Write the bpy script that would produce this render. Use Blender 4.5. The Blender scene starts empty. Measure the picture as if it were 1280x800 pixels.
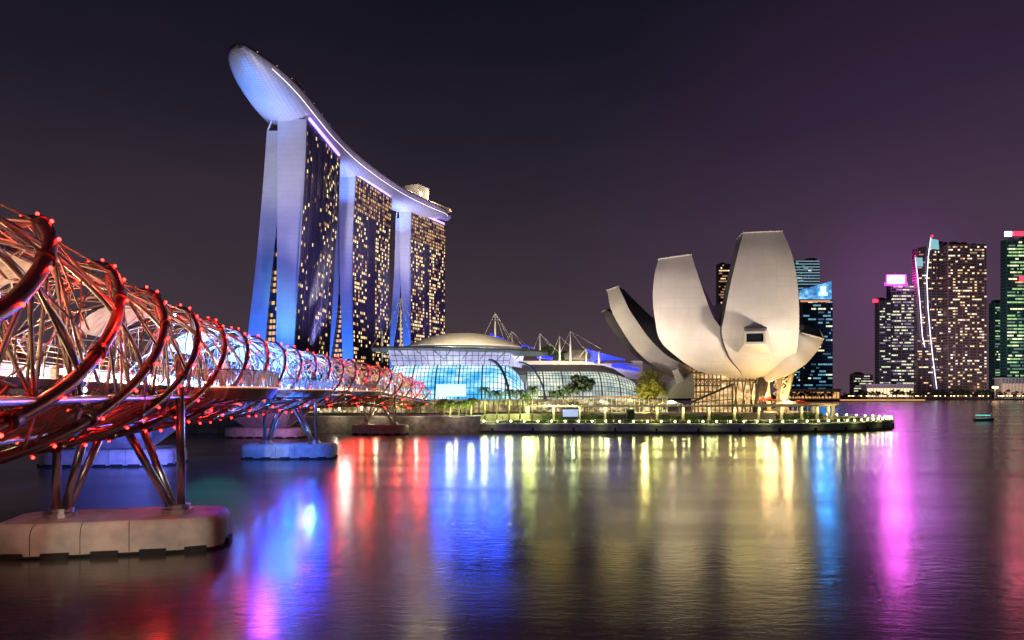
import bpy, math, random
from mathutils import Vector
R_ = math.radians
rnd = random.Random(7)
sc = bpy.context.scene
COL = sc.collection
F, HOR, CAMZ = 900.0, 492.0, 10.0          # photo focal length in its pixels, horizon row, eye height

# ------------------------------------------------------------------ camera
cd = bpy.data.cameras.new('camera'); cam = bpy.data.objects.new('camera', cd); COL.objects.link(cam)
cam.location = (0, 0, CAMZ); cam.rotation_euler = (R_(90), 0, 0)
cd.sensor_width = 36; cd.lens = 36 * F / 1280; cd.shift_y = (HOR - 400) / 1280
cd.clip_end = 8000; cd.clip_start = 0.1
sc.camera = cam
# ------------------------------------------------------------------ exposure
sc.view_settings.view_transform = 'Standard'; sc.view_settings.look = 'None'
sc.view_settings.exposure = 0; sc.view_settings.gamma = 1; sc.view_settings.use_curve_mapping = False
try:
    sc.cycles.use_denoising = True
    sc.cycles.max_bounces = 5; sc.cycles.diffuse_bounces = 2; sc.cycles.glossy_bounces = 3
    sc.cycles.sample_clamp_indirect = 8; sc.cycles.caustics_reflective = False; sc.cycles.caustics_refractive = False
except Exception: pass
# ------------------------------------------------------------------ night sky
w = bpy.data.worlds.new('World'); sc.world = w; w.use_nodes = True
nt = w.node_tree; N = nt.nodes; L = nt.links
for n in list(N): N.remove(n)
out = N.new('ShaderNodeOutputWorld')
sky = N.new('ShaderNodeTexSky'); sky.sky_type = 'NISHITA'; sky.sun_disc = False
sky.sun_elevation = R_(-6); sky.sun_rotation = R_(60)
bs = N.new('ShaderNodeBackground'); bs.inputs[1].default_value = 0.02; L.new(sky.outputs[0], bs.inputs[0])
tc = N.new('ShaderNodeTexCoord'); sep = N.new('ShaderNodeSeparateXYZ'); L.new(tc.outputs['Generated'], sep.inputs[0])
nz = N.new('ShaderNodeTexNoise'); nz.inputs['Scale'].default_value = 2.2; nz.inputs['Detail'].default_value = 4
mp = N.new('ShaderNodeMapping'); mp.inputs['Scale'].default_value = (1, 1, 3.0); L.new(tc.outputs['Generated'], mp.inputs[0]); L.new(mp.outputs[0], nz.inputs['Vector'])
ma = N.new('ShaderNodeMath'); ma.operation = 'MULTIPLY_ADD'; L.new(nz.outputs['Fac'], ma.inputs[0]); ma.inputs[1].default_value = 0.16; L.new(sep.outputs[2], ma.inputs[2])
cr = N.new('ShaderNodeValToRGB'); L.new(ma.outputs[0], cr.inputs[0])
def ramp(cr, pts):
    e = cr.color_ramp.elements
    while len(e) > 1: e.remove(e[-1])
    e[0].position = pts[0][0]; e[0].color = (*pts[0][1], 1)
    for p, c in pts[1:]:
        k = e.new(p); k.color = (*c, 1)
ramp(cr, [(0.07, (.080, .050, .060)), (.17, (.054, .037, .049)), (.30, (.034, .024, .036)), (.42, (.0165, .0125, .0235)), (.56, (.0072, .0065, .0145)), (1, (.003, .0035, .008))])
# violet city glow over the towers across the bay
nv = N.new('ShaderNodeVectorMath'); nv.operation = 'DOT_PRODUCT'; L.new(tc.outputs['Generated'], nv.inputs[0])
nv.inputs[1].default_value = Vector((0.50, 0.85, 0.14)).normalized()
gr = N.new('ShaderNodeMapRange'); L.new(nv.outputs['Value'], gr.inputs[0]); gr.inputs[1].default_value = .88; gr.inputs[2].default_value = 1.0
pw = N.new('ShaderNodeMath'); pw.operation = 'POWER'; L.new(gr.outputs[0], pw.inputs[0]); pw.inputs[1].default_value = 1.6
mx = N.new('ShaderNodeMix'); mx.data_type = 'RGBA'; mx.blend_type = 'ADD'; L.new(pw.outputs[0], mx.inputs[0])
L.new(cr.outputs[0], mx.inputs[6]); mx.inputs[7].default_value = (.023, .007, .027, 1)
nv2 = N.new('ShaderNodeVectorMath'); nv2.operation = 'DOT_PRODUCT'; L.new(tc.outputs['Generated'], nv2.inputs[0])
nv2.inputs[1].default_value = Vector((0.53, 1.0, 0.15)).normalized()
gr2 = N.new('ShaderNodeMapRange'); L.new(nv2.outputs['Value'], gr2.inputs[0]); gr2.inputs[1].default_value = .990; gr2.inputs[2].default_value = 1.0
pw2 = N.new('ShaderNodeMath'); pw2.operation = 'POWER'; L.new(gr2.outputs[0], pw2.inputs[0]); pw2.inputs[1].default_value = 3.0
mx2 = N.new('ShaderNodeMix'); mx2.data_type = 'RGBA'; mx2.blend_type = 'ADD'; L.new(pw2.outputs[0], mx2.inputs[0])
L.new(mx.outputs[2], mx2.inputs[6]); mx2.inputs[7].default_value = (.042, .009, .052, 1)
bg = N.new('ShaderNodeBackground'); L.new(mx2.outputs[2], bg.inputs[0]); bg.inputs[1].default_value = 1.0
ad = N.new('ShaderNodeAddShader'); L.new(bs.outputs[0], ad.inputs[0]); L.new(bg.outputs[0], ad.inputs[1]); L.new(ad.outputs[0], out.inputs[0])
# faint moonlight
ml = bpy.data.lights.new('moon', 'SUN'); ml.energy = 0.05; ml.angle = R_(3); ml.color = (.75, .8, 1)
mo = bpy.data.objects.new('moon', ml); COL.objects.link(mo); mo.rotation_euler = (R_(55), 0, R_(-30))

# ------------------------------------------------------------------ helpers
def P(px, py, Y): return Vector(((px - 640) / F * Y, Y, CAMZ + (HOR - py) / F * Y))
def X_(px, Y): return (px - 640) / F * Y
def Z_(py, Y): return CAMZ + (HOR - py) / F * Y

MATS = {}
def mat(name, col=(.5, .5, .5), rough=.6, metal=0, emit=None, es=0, var=.15, vscale=1.0, bump=0, sample=True, spec=.5):
    if name in MATS: return MATS[name]
    m = bpy.data.materials.new(name); m.use_nodes = True
    t = m.node_tree; b = t.nodes['Principled BSDF']
    b.inputs['Roughness'].default_value = rough; b.inputs['Metallic'].default_value = metal
    b.inputs['Base Color'].default_value = (*col, 1)
    try: b.inputs['Specular IOR Level'].default_value = spec
    except Exception: pass
    if var:
        c = t.nodes.new('ShaderNodeTexCoord'); n = t.nodes.new('ShaderNodeTexNoise'); n.inputs['Scale'].default_value = vscale; n.inputs['Detail'].default_value = 5
        t.links.new(c.outputs['Object'], n.inputs['Vector'])
        r = t.nodes.new('ShaderNodeValToRGB'); t.links.new(n.outputs['Fac'], r.inputs[0])
        ramp(r, [(.3, tuple(max(0, x * (1 - var)) for x in col)), (.7, tuple(min(1, x * (1 + var)) for x in col))])
        t.links.new(r.outputs[0], b.inputs['Base Color'])
        if bump:
            bp = t.nodes.new('ShaderNodeBump'); bp.inputs['Strength'].default_value = bump; t.links.new(n.outputs['Fac'], bp.inputs['Height']); t.links.new(bp.outputs[0], b.inputs['Normal'])
    if emit:
        b.inputs['Emission Color'].default_value = (*emit, 1); b.inputs['Emission Strength'].default_value = es
        if not sample: m.cycles.emission_sampling = 'NONE'
    MATS[name] = m
    return m

class MB:
    def __init__(s): s.v = []; s.f = []; s.mi = []; s.sm = []
    def quad(s, a, b, c, d, mi=0, sm=False):
        k = len(s.v); s.v += [tuple(a), tuple(b), tuple(c), tuple(d)]; s.f.append((k, k + 1, k + 2, k + 3)); s.mi.append(mi); s.sm.append(sm)
    def poly(s, pts, mi=0):
        k = len(s.v); s.v += [tuple(p) for p in pts]; s.f.append(tuple(range(k, k + len(pts)))); s.mi.append(mi); s.sm.append(False)
    def box8(s, p, mi=0):                     # p: bottom 4 then top 4
        k = len(s.v); s.v += [tuple(q) for q in p]
        for f in ((0, 3, 2, 1), (4, 5, 6, 7), (0, 1, 5, 4), (1, 2, 6, 5), (2, 3, 7, 6), (3, 0, 4, 7)):
            s.f.append(tuple(k + i for i in f)); s.mi.append(mi); s.sm.append(False)
    def box(s, c, d, mi=0, rz=0):
        x, y, z = d[0] / 2, d[1] / 2, d[2] / 2; ca, sa = math.cos(rz), math.sin(rz)
        p = []
        for zz in (-z, z):
            for (a, b) in ((-x, -y), (x, -y), (x, y), (-x, y)):
                p.append((c[0] + a * ca - b * sa, c[1] + a * sa + b * ca, c[2] + zz))
        s.box8(p, mi)
    def tube(s, pts, r, n=6, mi=0, caps=True):
        pts = [Vector(p) for p in pts]; rs = r if isinstance(r, (list, tuple)) else [r] * len(pts)
        k0 = len(s.v); t0 = (pts[1] - pts[0]).normalized()
        up = Vector((0, 0, 1)) if abs(t0.z) < .9 else Vector((1, 0, 0))
        u = t0.cross(up).normalized()
        for i, p in enumerate(pts):
            a = pts[max(0, i - 1)]; b = pts[min(len(pts) - 1, i + 1)]; t = (b - a)
            t = t.normalized() if t.length > 1e-9 else t0
            u = (u - t * u.dot(t)).normalized(); v = t.cross(u)
            for j in range(n):
                an = 2 * math.pi * j / n
                s.v.append(tuple(p + (u * math.cos(an) + v * math.sin(an)) * rs[i]))
        for i in range(len(pts) - 1):
            for j in range(n):
                a = k0 + i * n + j; b = k0 + i * n + (j + 1) % n
                s.f.append((a, b, b + n, a + n)); s.mi.append(mi); s.sm.append(n > 4)
        if caps:
            s.f.append(tuple(k0 + j for j in range(n))[::-1]); s.mi.append(mi); s.sm.append(False)
            e = k0 + (len(pts) - 1) * n; s.f.append(tuple(e + j for j in range(n))); s.mi.append(mi); s.sm.append(False)
    def bar(s, a, b, r, n=4, mi=0): s.tube([a, b], r, n, mi)
    def grid(s, g, mi=0, sm=True, close=False):      # g: rows of points, shared verts
        k = len(s.v); nc = len(g[0])
        for row in g:
            for p in row: s.v.append(tuple(p))
        for i in range(len(g) - 1):
            for j in range(nc if close else nc - 1):
                a = k + i * nc + j; b = k + i * nc + (j + 1) % nc
                s.f.append((a, b, b + nc, a + nc)); s.mi.append(mi); s.sm.append(sm)
    def prism(s, pts, z0, z1, mi=0, mit=None):
        n = len(pts)
        s.poly([(p[0], p[1], z1) for p in pts], mi if mit is None else mit); s.poly([(p[0], p[1], z0) for p in pts][::-1], mi)
        for i in range(n):
            a, b = pts[i], pts[(i + 1) % n]; s.quad((a[0], a[1], z0), (b[0], b[1], z0), (b[0], b[1], z1), (a[0], a[1], z1), mi)
    def ball(s, c, r, mi=0, n=6, m=4, sz=1.0):
        c = Vector(c); g = []
        for i in range(m + 1):
            th = math.pi * i / m
            g.append([c + Vector((math.sin(th) * math.cos(2 * math.pi * j / n), math.sin(th) * math.sin(2 * math.pi * j / n), math.cos(th) * sz)) * r for j in range(n)])
        s.grid(g, mi, True, True)
    def lathe(s, c, prof, n=12, mi=0):
        s.grid([[Vector(c) + Vector((r * math.cos(2 * math.pi * j / n), r * math.sin(2 * math.pi * j / n), z)) for j in range(n)] for r, z in prof], mi, False, True)
    def build(s, name, ms, parent=None, origin=None):
        me = bpy.data.meshes.new(name)
        o_ = Vector(origin) if origin is not None else (Vector(parent['o_']) if (parent is not None and 'o_' in parent) else Vector((0, 0, 0)))
        me.from_pydata([(v[0] - o_[0], v[1] - o_[1], v[2] - o_[2]) for v in s.v], [], s.f)
        for m in (ms if isinstance(ms, (list, tuple)) else [ms]): me.materials.append(m)
        me.polygons.foreach_set('material_index', s.mi); me.polygons.foreach_set('use_smooth', s.sm)
        me.update()
        o = bpy.data.objects.new(name, me); COL.objects.link(o)
        if parent is not None:
            o.parent = parent
            if 'o_' in parent: o['o_'] = parent['o_']
        else: o.location = o_
        return o
def tag(o, label=None, cat=None, group=None, kind=None):
    if label: o['label'] = label
    if cat: o['category'] = cat
    if group: o['group'] = group
    if kind: o['kind'] = kind
    return o
def thing(name, label, cat, loc=(0, 0, 0), group=None):
    """Empty at the thing's base; child meshes are given in world coordinates and shifted by o_"""
    o = bpy.data.objects.new(name, None); COL.objects.link(o); o.location = loc; o['o_'] = tuple(loc)
    return tag(o, label, cat, group)
def kids(o): return [c for c in ALLK.get(o.name, [])]
def copy_tree(o, loc=None, rz=None, scale=None, label=None):
    def rec(src, par):
        c = src.copy(); COL.objects.link(c); c.parent = par
        for ch in [x for x in src.children]: rec(ch, c)
        return c
    c = rec(o, None)
    if loc is not None: c.location = loc
    if rz is not None: c.rotation_euler = (0, 0, rz)
    if scale is not None: c.scale = scale if isinstance(scale, (tuple, list)) else (scale,) * 3
    if label: c['label'] = label
    return c
def spot(name, loc, target, energy, color, ang, blend=.4, radius=.5):
    l = bpy.data.lights.new(name, 'SPOT'); l.energy = energy; l.color = color; l.spot_size = R_(ang); l.spot_blend = blend; l.shadow_soft_size = radius
    o = bpy.data.objects.new(name, l); COL.objects.link(o); o.location = loc
    o.rotation_euler = (Vector(target) - Vector(loc)).to_track_quat('-Z', 'Y').to_euler(); return o
def point(name, loc, energy, color, radius=.3):
    l = bpy.data.lights.new(name, 'POINT'); l.energy = energy; l.color = color; l.shadow_soft_size = radius
    o = bpy.data.objects.new(name, l); COL.objects.link(o); o.location = loc; return o
def lerp(a, b, t): return a + (b - a) * t
def interp(tab, x):
    if x <= tab[0][0]: return tab[0][1]
    for (a, va), (b, vb) in zip(tab, tab[1:]):
        if x <= b: return va + (vb - va) * (x - a) / (b - a)
    return tab[-1][1]
def sinterp(tab, x):                                      # smooth (Catmull-Rom) through a table of scalars
    n = len(tab)
    if x <= tab[0][0]: return tab[0][1]
    if x >= tab[-1][0]: return tab[-1][1]
    for i in range(n - 1):
        if x <= tab[i + 1][0]:
            x0, y0 = tab[i]; x1, y1 = tab[i + 1]
            m0 = (y1 - tab[i - 1][1]) / (x1 - tab[i - 1][0]) if i > 0 else (y1 - y0) / (x1 - x0)
            m1 = (tab[i + 2][1] - y0) / (tab[i + 2][0] - x0) if i + 2 < n else (y1 - y0) / (x1 - x0)
            h = x1 - x0; t = (x - x0) / h
            return (2 * t**3 - 3 * t * t + 1) * y0 + (t**3 - 2 * t * t + t) * h * m0 + (-2 * t**3 + 3 * t * t) * y1 + (t**3 - t * t) * h * m1

# ------------------------------------------------------------------ materials
concrete = mat('concrete', (.42, .40, .38), .75, var=.2, vscale=.6, bump=.15)
caisson_m = mat('caisson_paint', (.58, .54, .48), .7, var=.22, vscale=.9, bump=.25)
rubber = mat('rubber', (.02, .02, .02), .8, var=.3, vscale=2)
steel = mat('stainless_steel', (.62, .60, .58), .28, 1, var=.1, vscale=2)
steel_rod = mat('steel_rod', (.60, .55, .50), .42, .35, var=.1, vscale=2)
dark_steel = mat('dark_steel', (.10, .09, .09), .45, .6)
tube_m = mat('helix_tube', (.30, .14, .13), .32, .7, var=.2, vscale=1.5)
red_led = mat('red_led', (.8, .1, .05), .5, emit=(1, .012, .008), es=30, var=0)
deck_m = mat('bridge_deck', (.30, .24, .19), .7)
white_m = mat('white_cladding', (.72, .71, .72), .5, var=.05, vscale=.2)
glass_dark = mat('dark_glass', (.05, .048, .075), .42, 0, var=.35, vscale=.05, spec=.25)
granite = mat('granite_wall', (.30, .27, .23), .85, var=.45, vscale=.7, bump=.4)
paving = mat('paving', (.32, .29, .25), .8, var=.25, vscale=.3)
soil = mat('land', (.10, .09, .08), .9, var=.3, vscale=.05)
leaf = mat('leaf', (.055, .10, .025), .6, var=.5, vscale=.4)
leaf_dark = mat('leaf_dark', (.03, .055, .02), .6, var=.5, vscale=.4)
palm_leaf = mat('palm_leaf', (.13, .20, .04), .5, var=.4, vscale=.8)
bark = mat('bark', (.20, .15, .10), .9, var=.3, vscale=3)
lawn_m = mat('lawn', (.07, .12, .03), .9, var=.5, vscale=1.5, bump=.5)

# ------------------------------------------------------------------ water
def water_material():
    m = bpy.data.materials.new('bay_water'); m.use_nodes = True; t = m.node_tree; b = t.nodes['Principled BSDF']
    b.inputs['Base Color'].default_value = (.085, .095, .080, 1); b.inputs['IOR'].default_value = 1.36
    b.inputs['Specular IOR Level'].default_value = .62; b.inputs['Roughness'].default_value = .23
    c = t.nodes.new('ShaderNodeTexCoord')
    def noise(scale, det, sx, sy):
        mpn = t.nodes.new('ShaderNodeMapping'); mpn.inputs['Scale'].default_value = (sx, sy, 1); mpn.inputs['Rotation'].default_value = (0, 0, R_(12))
        t.links.new(c.outputs['Object'], mpn.inputs[0])
        n = t.nodes.new('ShaderNodeTexNoise'); n.inputs['Scale'].default_value = scale; n.inputs['Detail'].default_value = det; n.inputs['Roughness'].default_value = .6
        t.links.new(mpn.outputs[0], n.inputs['Vector']); return n
    a = noise(1.3, 4, .7, 1.5); d = noise(.10, 3, .5, 1.8)
    b1 = t.nodes.new('ShaderNodeBump'); b1.inputs['Strength'].default_value = .38; b1.inputs['Distance'].default_value = .045; t.links.new(a.outputs['Fac'], b1.inputs['Height'])
    b2 = t.nodes.new('ShaderNodeBump'); b2.inputs['Strength'].default_value = .5; b2.inputs['Distance'].default_value = .05; t.links.new(d.outputs['Fac'], b2.inputs['Height'])
    t.links.new(b1.outputs[0], b2.inputs['Normal']); t.links.new(b2.outputs[0], b.inputs['Normal'])
    e = noise(.035, 3, .35, 2.2)          # slicks and ruffled lanes: calmer and rougher water
    mr = t.nodes.new('ShaderNodeMapRange'); t.links.new(e.outputs['Fac'], mr.inputs[0]); mr.inputs[1].default_value = .35; mr.inputs[2].default_value = .65
    mr.inputs[3].default_value = .15; mr.inputs[4].default_value = .24; t.links.new(mr.outputs[0], b.inputs['Roughness'])
    return m
m = MB(); m.quad((-2500, -200, 0), (4000, -200, 0), (4000, 5000, 0), (-2500, 5000, 0))
tag(m.build('water', water_material()), kind='structure')

# ------------------------------------------------------------------ land
ARC = [(-8, 184), (20, 182.6), (46, 180.8), (60, 181), (73, 183), (82, 186), (89, 189.5), (97, 195.5), (104, 202), (110, 209), (114, 217), (115.5, 226), (113, 236), (106, 246)]
def smooth_path(pts, step):
    out = []; n = len(pts)
    for i in range(n - 1):
        p0 = Vector(pts[max(0, i - 1)]); p1 = Vector(pts[i]); p2 = Vector(pts[i + 1]); p3 = Vector(pts[min(n - 1, i + 2)])
        k = max(2, int((p2 - p1).length / step))
        for j in range(k):
            t = j / k
            out.append(.5 * ((2 * p1) + (p2 - p0) * t + (2 * p0 - 5 * p1 + 4 * p2 - p3) * t * t + (3 * p1 - p0 - 3 * p2 + p3) * t ** 3))
    out.append(Vector(pts[-1])); return out
arc = smooth_path(ARC, 2.0)
def resample(path, d, start=0.0):
    out = []; acc = start; tot = 0
    for a, b in zip(path, path[1:]):
        l = (b - a).length
        while acc <= tot + l:
            t = (acc - tot) / l; dr = (b - a).normalized(); out.append((a.lerp(b, t), dr)); acc += d
        tot += l
    return out
QZ = 2.3
m = MB(); m.prism([(p.x, p.y) for p in arc] + [(100, 300), (70, 420), (40, 640), (30, 1000), (-8, 1000)], -3, QZ, 0)
tag(m.build('promenade_ground', paving), kind='structure')
m = MB(); m.prism([(-600, 184), (-8.004, 184), (-8.004, 1000), (-600, 1000)], -3, 3.9, 0)
tag(m.build('ground', paving), kind='structure')
# raised plaza behind the pergola
m = MB(); plaza = [(-8, 203), (20, 212), (46, 213), (70, 214), (88, 222), (98, 236), (92, 300), (60, 420), (20, 900), (-8, 900)]
m.prism(plaza, QZ, 4.2, 0); tag(m.build('plaza_pavement', paving), kind='structure')
# seawall: stone face with coping, fenders
m = MB(); t = thing('quay_wall', 'dark granite sea wall with pale coping below the helix bridge landing', 'quay wall', (-80, 184, 0))
m.box((-150, 183.6, 1.75), (284, .8, 4.9)); m.build('stone_face', granite, t)
m = MB(); m.box((-150, 183.4, 4.1), (284.4, 1.3, .35)); m.build('coping', concrete, t)
t = thing('promenade_quay', 'low curving grey quay wall with flat coping below the lotus shaped museum', 'quay wall', (60, 182, 0))
m = MB(); cp = MB()
def offs(path, d):
    o = []
    for i, p in enumerate(path):
        a = path[max(0, i - 1)]; b = path[min(len(path) - 1, i + 1)]; dr = (b - a).normalized(); o.append(Vector((p.x + dr.y * d, p.y - dr.x * d)))
    return o
o1, o2 = offs(arc, .5), offs(arc, .68); i1 = offs(arc, -1.2)
def ribbon(mb, A, B, z0, z1, mi=0):
    for k in range(len(A) - 1):
        mb.box8([(A[k].x, A[k].y, z0), (A[k + 1].x, A[k + 1].y, z0), (B[k + 1].x, B[k + 1].y, z0), (B[k].x, B[k].y, z0),
                 (A[k].x, A[k].y, z1), (A[k + 1].x, A[k + 1].y, z1), (B[k + 1].x, B[k + 1].y, z1), (B[k].x, B[k].y, z1)], mi)
ribbon(m, o1, arc, -1, QZ - .35); m.build('stone_face', mat('quay_stone', (.36, .33, .29), .8, var=.35, vscale=.6, bump=.3), t)
m = MB(); ribbon(m, offs(arc, .62), o1, -1, .55); m.build('tide_band', mat('wet_algae', (.035, .035, .025), .4, var=.5, vscale=1.5), t)
ribbon(cp, o2, i1, QZ - .35, QZ + .12); cp.build('coping', concrete, t)
m = MB()
for p, d in resample(o1, 10.35, 3):
    m = MB(); m.box((p.x + d.y * .25, p.y - d.x * .25, .75), (.45, .5, 1.2), rz=math.atan2(d.y, d.x)); m.build('fender', rubber, t)
# lawn strip
m = MB(); a, b = offs(arc[2:-6], -5), offs(arc[2:-6], -13)
for k in range(len(a) - 1): m.quad((a[k].x, a[k].y, QZ + .02), (a[k + 1].x, a[k + 1].y, QZ + .02), (b[k + 1].x, b[k + 1].y, QZ + .02), (b[k].x, b[k].y, QZ + .02))
tag(m.build('lawn', lawn_m), kind='structure')

# ================================================================== THE HELIX BRIDGE
def bx(Y): return -35.51 + .001257 * (Y - 133) ** 2 + .605e-5 * max(0, 80 - Y) ** 3
def bz(Y): return 12.28 - 2.6 * max(0, min(1, (Y - 160) / 55)) ** 1.2
Y0, Y1 = 3.0, 214.0
path = []
yy = Y0
while yy <= Y1: path.append(Vector((bx(yy), yy, bz(yy)))); yy += .5
cum = [0]
for a_, b_ in zip(path, path[1:]): cum.append(cum[-1] + (b_ - a_).length)
SLEN = cum[-1]
def at_s(s):
    s = max(0, min(SLEN - 1e-4, s)); lo, hi = 0, len(cum) - 1
    while hi - lo > 1:
        mid = (lo + hi) // 2
        if cum[mid] <= s: lo = mid
        else: hi = mid
    t = (s - cum[lo]) / (cum[hi] - cum[lo]); p = path[lo].lerp(path[hi], t); d = (path[hi] - path[lo]); d.z = 0; d.normalize()
    return p, d, Vector((d.y, -d.x, 0))
def s_of_Y(Y):
    return interp([(path[i].y, cum[i]) for i in range(0, len(path), 4)], Y)
def taper(s): return interp([(0, .45), (8, .72), (15, .93), (21, 1), (SLEN - 32, 1), (SLEN - 12, .88), (SLEN, .72)], s)
def HP(s, th, R):
    R = R * taper(s)
    p, d, n = at_s(s); return p + n * (R * math.cos(th)) + Vector((0, 0, R * math.sin(th)))
DZ = -1.75
def deck_pt(s, off, dz):
    p, d, n = at_s(s); return p + n * off + Vector((0, 0, DZ + dz))
PIT = 61.94; RO, RI = 4.9, 4.25
s32 = 31.55 - 1.28
def th_o(i, s): return math.pi / 2 + 2 * math.pi * ((s - s32) / PIT) + i * math.pi / 3
def th_i(i, s): return math.pi / 2 - 2 * math.pi * ((s - s32) / PIT) + i * 2 * math.pi / 5
B = thing('helix_bridge', 'steel double helix footbridge lit red and blue curving across the bay', 'bridge', (bx(100), 100, 0))
NS = int(SLEN / .75)
leds = []
for i in range(6):
    m = MB(); m.tube([HP(SLEN * k / NS, th_o(i, SLEN * k / NS), RO) for k in range(NS + 1)], [.245 - .06 * min(1, k / NS * 2.2) for k in range(NS + 1)], 10)
    # bolted collar joints
    s = 2.0 + i
    while s < SLEN - 2:
        q = HP(s, th_o(i, s), RO); q2 = HP(s + .5, th_o(i, s + .5), RO); m.tube([q, q2], .30 - .05 * min(1, s / SLEN * 2.2), 10); s += 5.45
    m.build('outer_tube', tube_m, B)
    s = 1.0
    while s < SLEN:
        th = th_o(i, s); q = HP(s, th, RO + .30)
        leds.append((q, i)); s += 2.75 if q.y < 80 else (4.1 if q.y < 120 else 7)
for i in range(5):
    m = MB(); m.tube([HP(SLEN * k / NS, th_i(i, SLEN * k / NS), RI) for k in range(NS + 1)], .13, 6); m.build('inner_tube', steel, B)
for i in range(6):
    m = MB(); s = (i % 2) * 2.7
    while s < SLEN - 1:
        th = th_o(i, s); a = HP(s, th, RO)
        for dth, rr_ in ((-60, RO), (-30, RO), (-40, RI * .96), (-10, RI * .94)):
            s2 = s + PIT / 6 + dth / 360 * PIT
            if s2 > SLEN: continue
            b = HP(s2, th + R_(dth), rr_)
            m.bar(a, b, .06 if dth in (-60, -30) else .045, 4)
        s += 5.55
    m.build('strut_web', steel_rod, B)
for i in range(6):                                      # stout hangers from the helix tubes down to the deck edges
    s = 1.5
    while s < SLEN - 4:
        th = th_o(i, s) % (2 * math.pi); dg = math.degrees(th)
        if 8 < dg < 72 or 110 < dg < 170:
            sg = 1 if dg < 90 else -1; a = HP(s, th, RO); m = MB()
            for ds in (-1.6, 3.2): m.bar(a, deck_pt(s + ds, sg * 3.9, -.75), .07, 5)
            m.build('hanger', steel_rod, B)
        s += 4.9
m = MB()                                                # inner ties
s = 1.0
k = 0
while s < SLEN - 6:
    for i in range(5):
        a = HP(s, th_i(i, s), RI); b = HP(s + 2.2, th_i(i + 1, s + 2.2), RI); c = HP(s + 4.2, th_i(i, s) + R_(30), RI)
        m.bar(a, b, .035, 3); m.bar(a, c, .035, 3)
    s += 1.5 if 62 < at_s(s)[0].y < 128 else 3.0; k += 1
m.build('inner_tie_web', steel_rod, B)
leds.sort(key=lambda q: q[0].y)
ledsmall = MB()
for n_, (q, i) in enumerate(leds):
    if n_ < 100:
        m = MB(); m.ball(q, .055 + .0004 * q.y, 0, 8, 5); m.build('led_light', red_led, B)
    else: ledsmall.ball(q, .07 + .0004 * q.y, 0, 5, 3)
tag(ledsmall.build('led_light', red_led, B), kind='stuff')
# deck
ND = 110
def strip(mb, o0, o1, z0, z1, sa=0, sb=SLEN, n=ND, mi=0):
    for k in range(n):
        a = sa + (sb - sa) * k / n; b = sa + (sb - sa) * (k + 1) / n
        mb.box8([deck_pt(a, o0, z0), deck_pt(b, o0, z0), deck_pt(b, o1, z0), deck_pt(a, o1, z0), deck_pt(a, o0, z1), deck_pt(b, o0, z1), deck_pt(b, o1, z1), deck_pt(a, o1, z1)], mi)
m = MB(); strip(m, -3.3, 3.3, -.28, 0); m.build('deck', deck_m, B)
for o in (-3.9, 3.9):
    m = MB(); m.tube([deck_pt(SLEN * k / ND, o, -.75) for k in range(ND + 1)], .16, 8); m.build('edge_beam', steel, B)
m = MB(); m.tube([HP(SLEN * k / ND, -math.pi / 2 + .25, RI) for k in range(ND + 1)], .15, 8); m.tube([HP(SLEN * k / ND, -math.pi / 2 - .25, RI) for k in range(ND + 1)], .15, 8); m.build('bottom_chord', steel, B)
m = MB(); s = 1
while s < SLEN - 3:                                     # cross beams and belly bracing
    m.bar(deck_pt(s, -3.9, -.75), deck_pt(s, 3.9, -.75), .09, 4)
    a = HP(s, -math.pi / 2 + .25, RI); b = HP(s, -math.pi / 2 - .25, RI)
    for q, o in ((a, 3.9), (b, -3.9)):
        m.bar(q, deck_pt(s, o, -.75), .08, 4); m.bar(q, deck_pt(s + 2.7, o, -.75), .06, 4); m.bar(q, deck_pt(s + 1.3, o * .25, -.3), .06, 4)
    m.bar(a, b, .07, 4); s += 2.73
m.build('belly_bracing', steel_rod, B)
rail_glass = mat('rail_mesh', (.66, .60, .50), .5, var=.25, vscale=3)
pod_glass = mat('pod_glass', (.7, .66, .6), .25, var=.1)
pod_glass.node_tree.nodes['Principled BSDF'].inputs['Alpha'].default_value = .32
for o in (-3.25, 3.25):
    if o < 0: m = MB(); strip(m, o - .012, o + .012, .15, 1.12, n=80); rg = m.build('railing_panel', rail_glass, B)
    else:
        m = MB()
        for h_ in (.2, .4, .8, 1.0): m.tube([deck_pt(SLEN * k / ND, o, h_) for k in range(ND + 1)], .012, 3)
        m.build('railing_wires', steel, B)
    m = MB(); s = .5
    while s < SLEN: m.bar(deck_pt(s, o, 0), deck_pt(s, o * 1.03, 1.25), .03, 4); s += 1.6
    m.tube([deck_pt(SLEN * k / ND, o, 1.22) for k in range(ND + 1)], .04, 5)
    m.tube([deck_pt(SLEN * k / ND, o, .6) for k in range(ND + 1)], .02, 4); m.build('railing', steel, B)
# curved canopy segments under the upper helix
canopy_m = mat('canopy_mesh', (.60, .57, .50), .6, var=.3, vscale=1.5)
sa = 6
while sa < SLEN - 10:
    m = MB(); g = []
    for k in range(7):
        s = sa + 8.5 * k / 6
        g.append([HP(s, math.pi / 2 + R_(x), RI - .25) for x in range(5, 71, 11)])
    m.grid(g); m.build('canopy_panel', canopy_m, B); sa += 21.8
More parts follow.
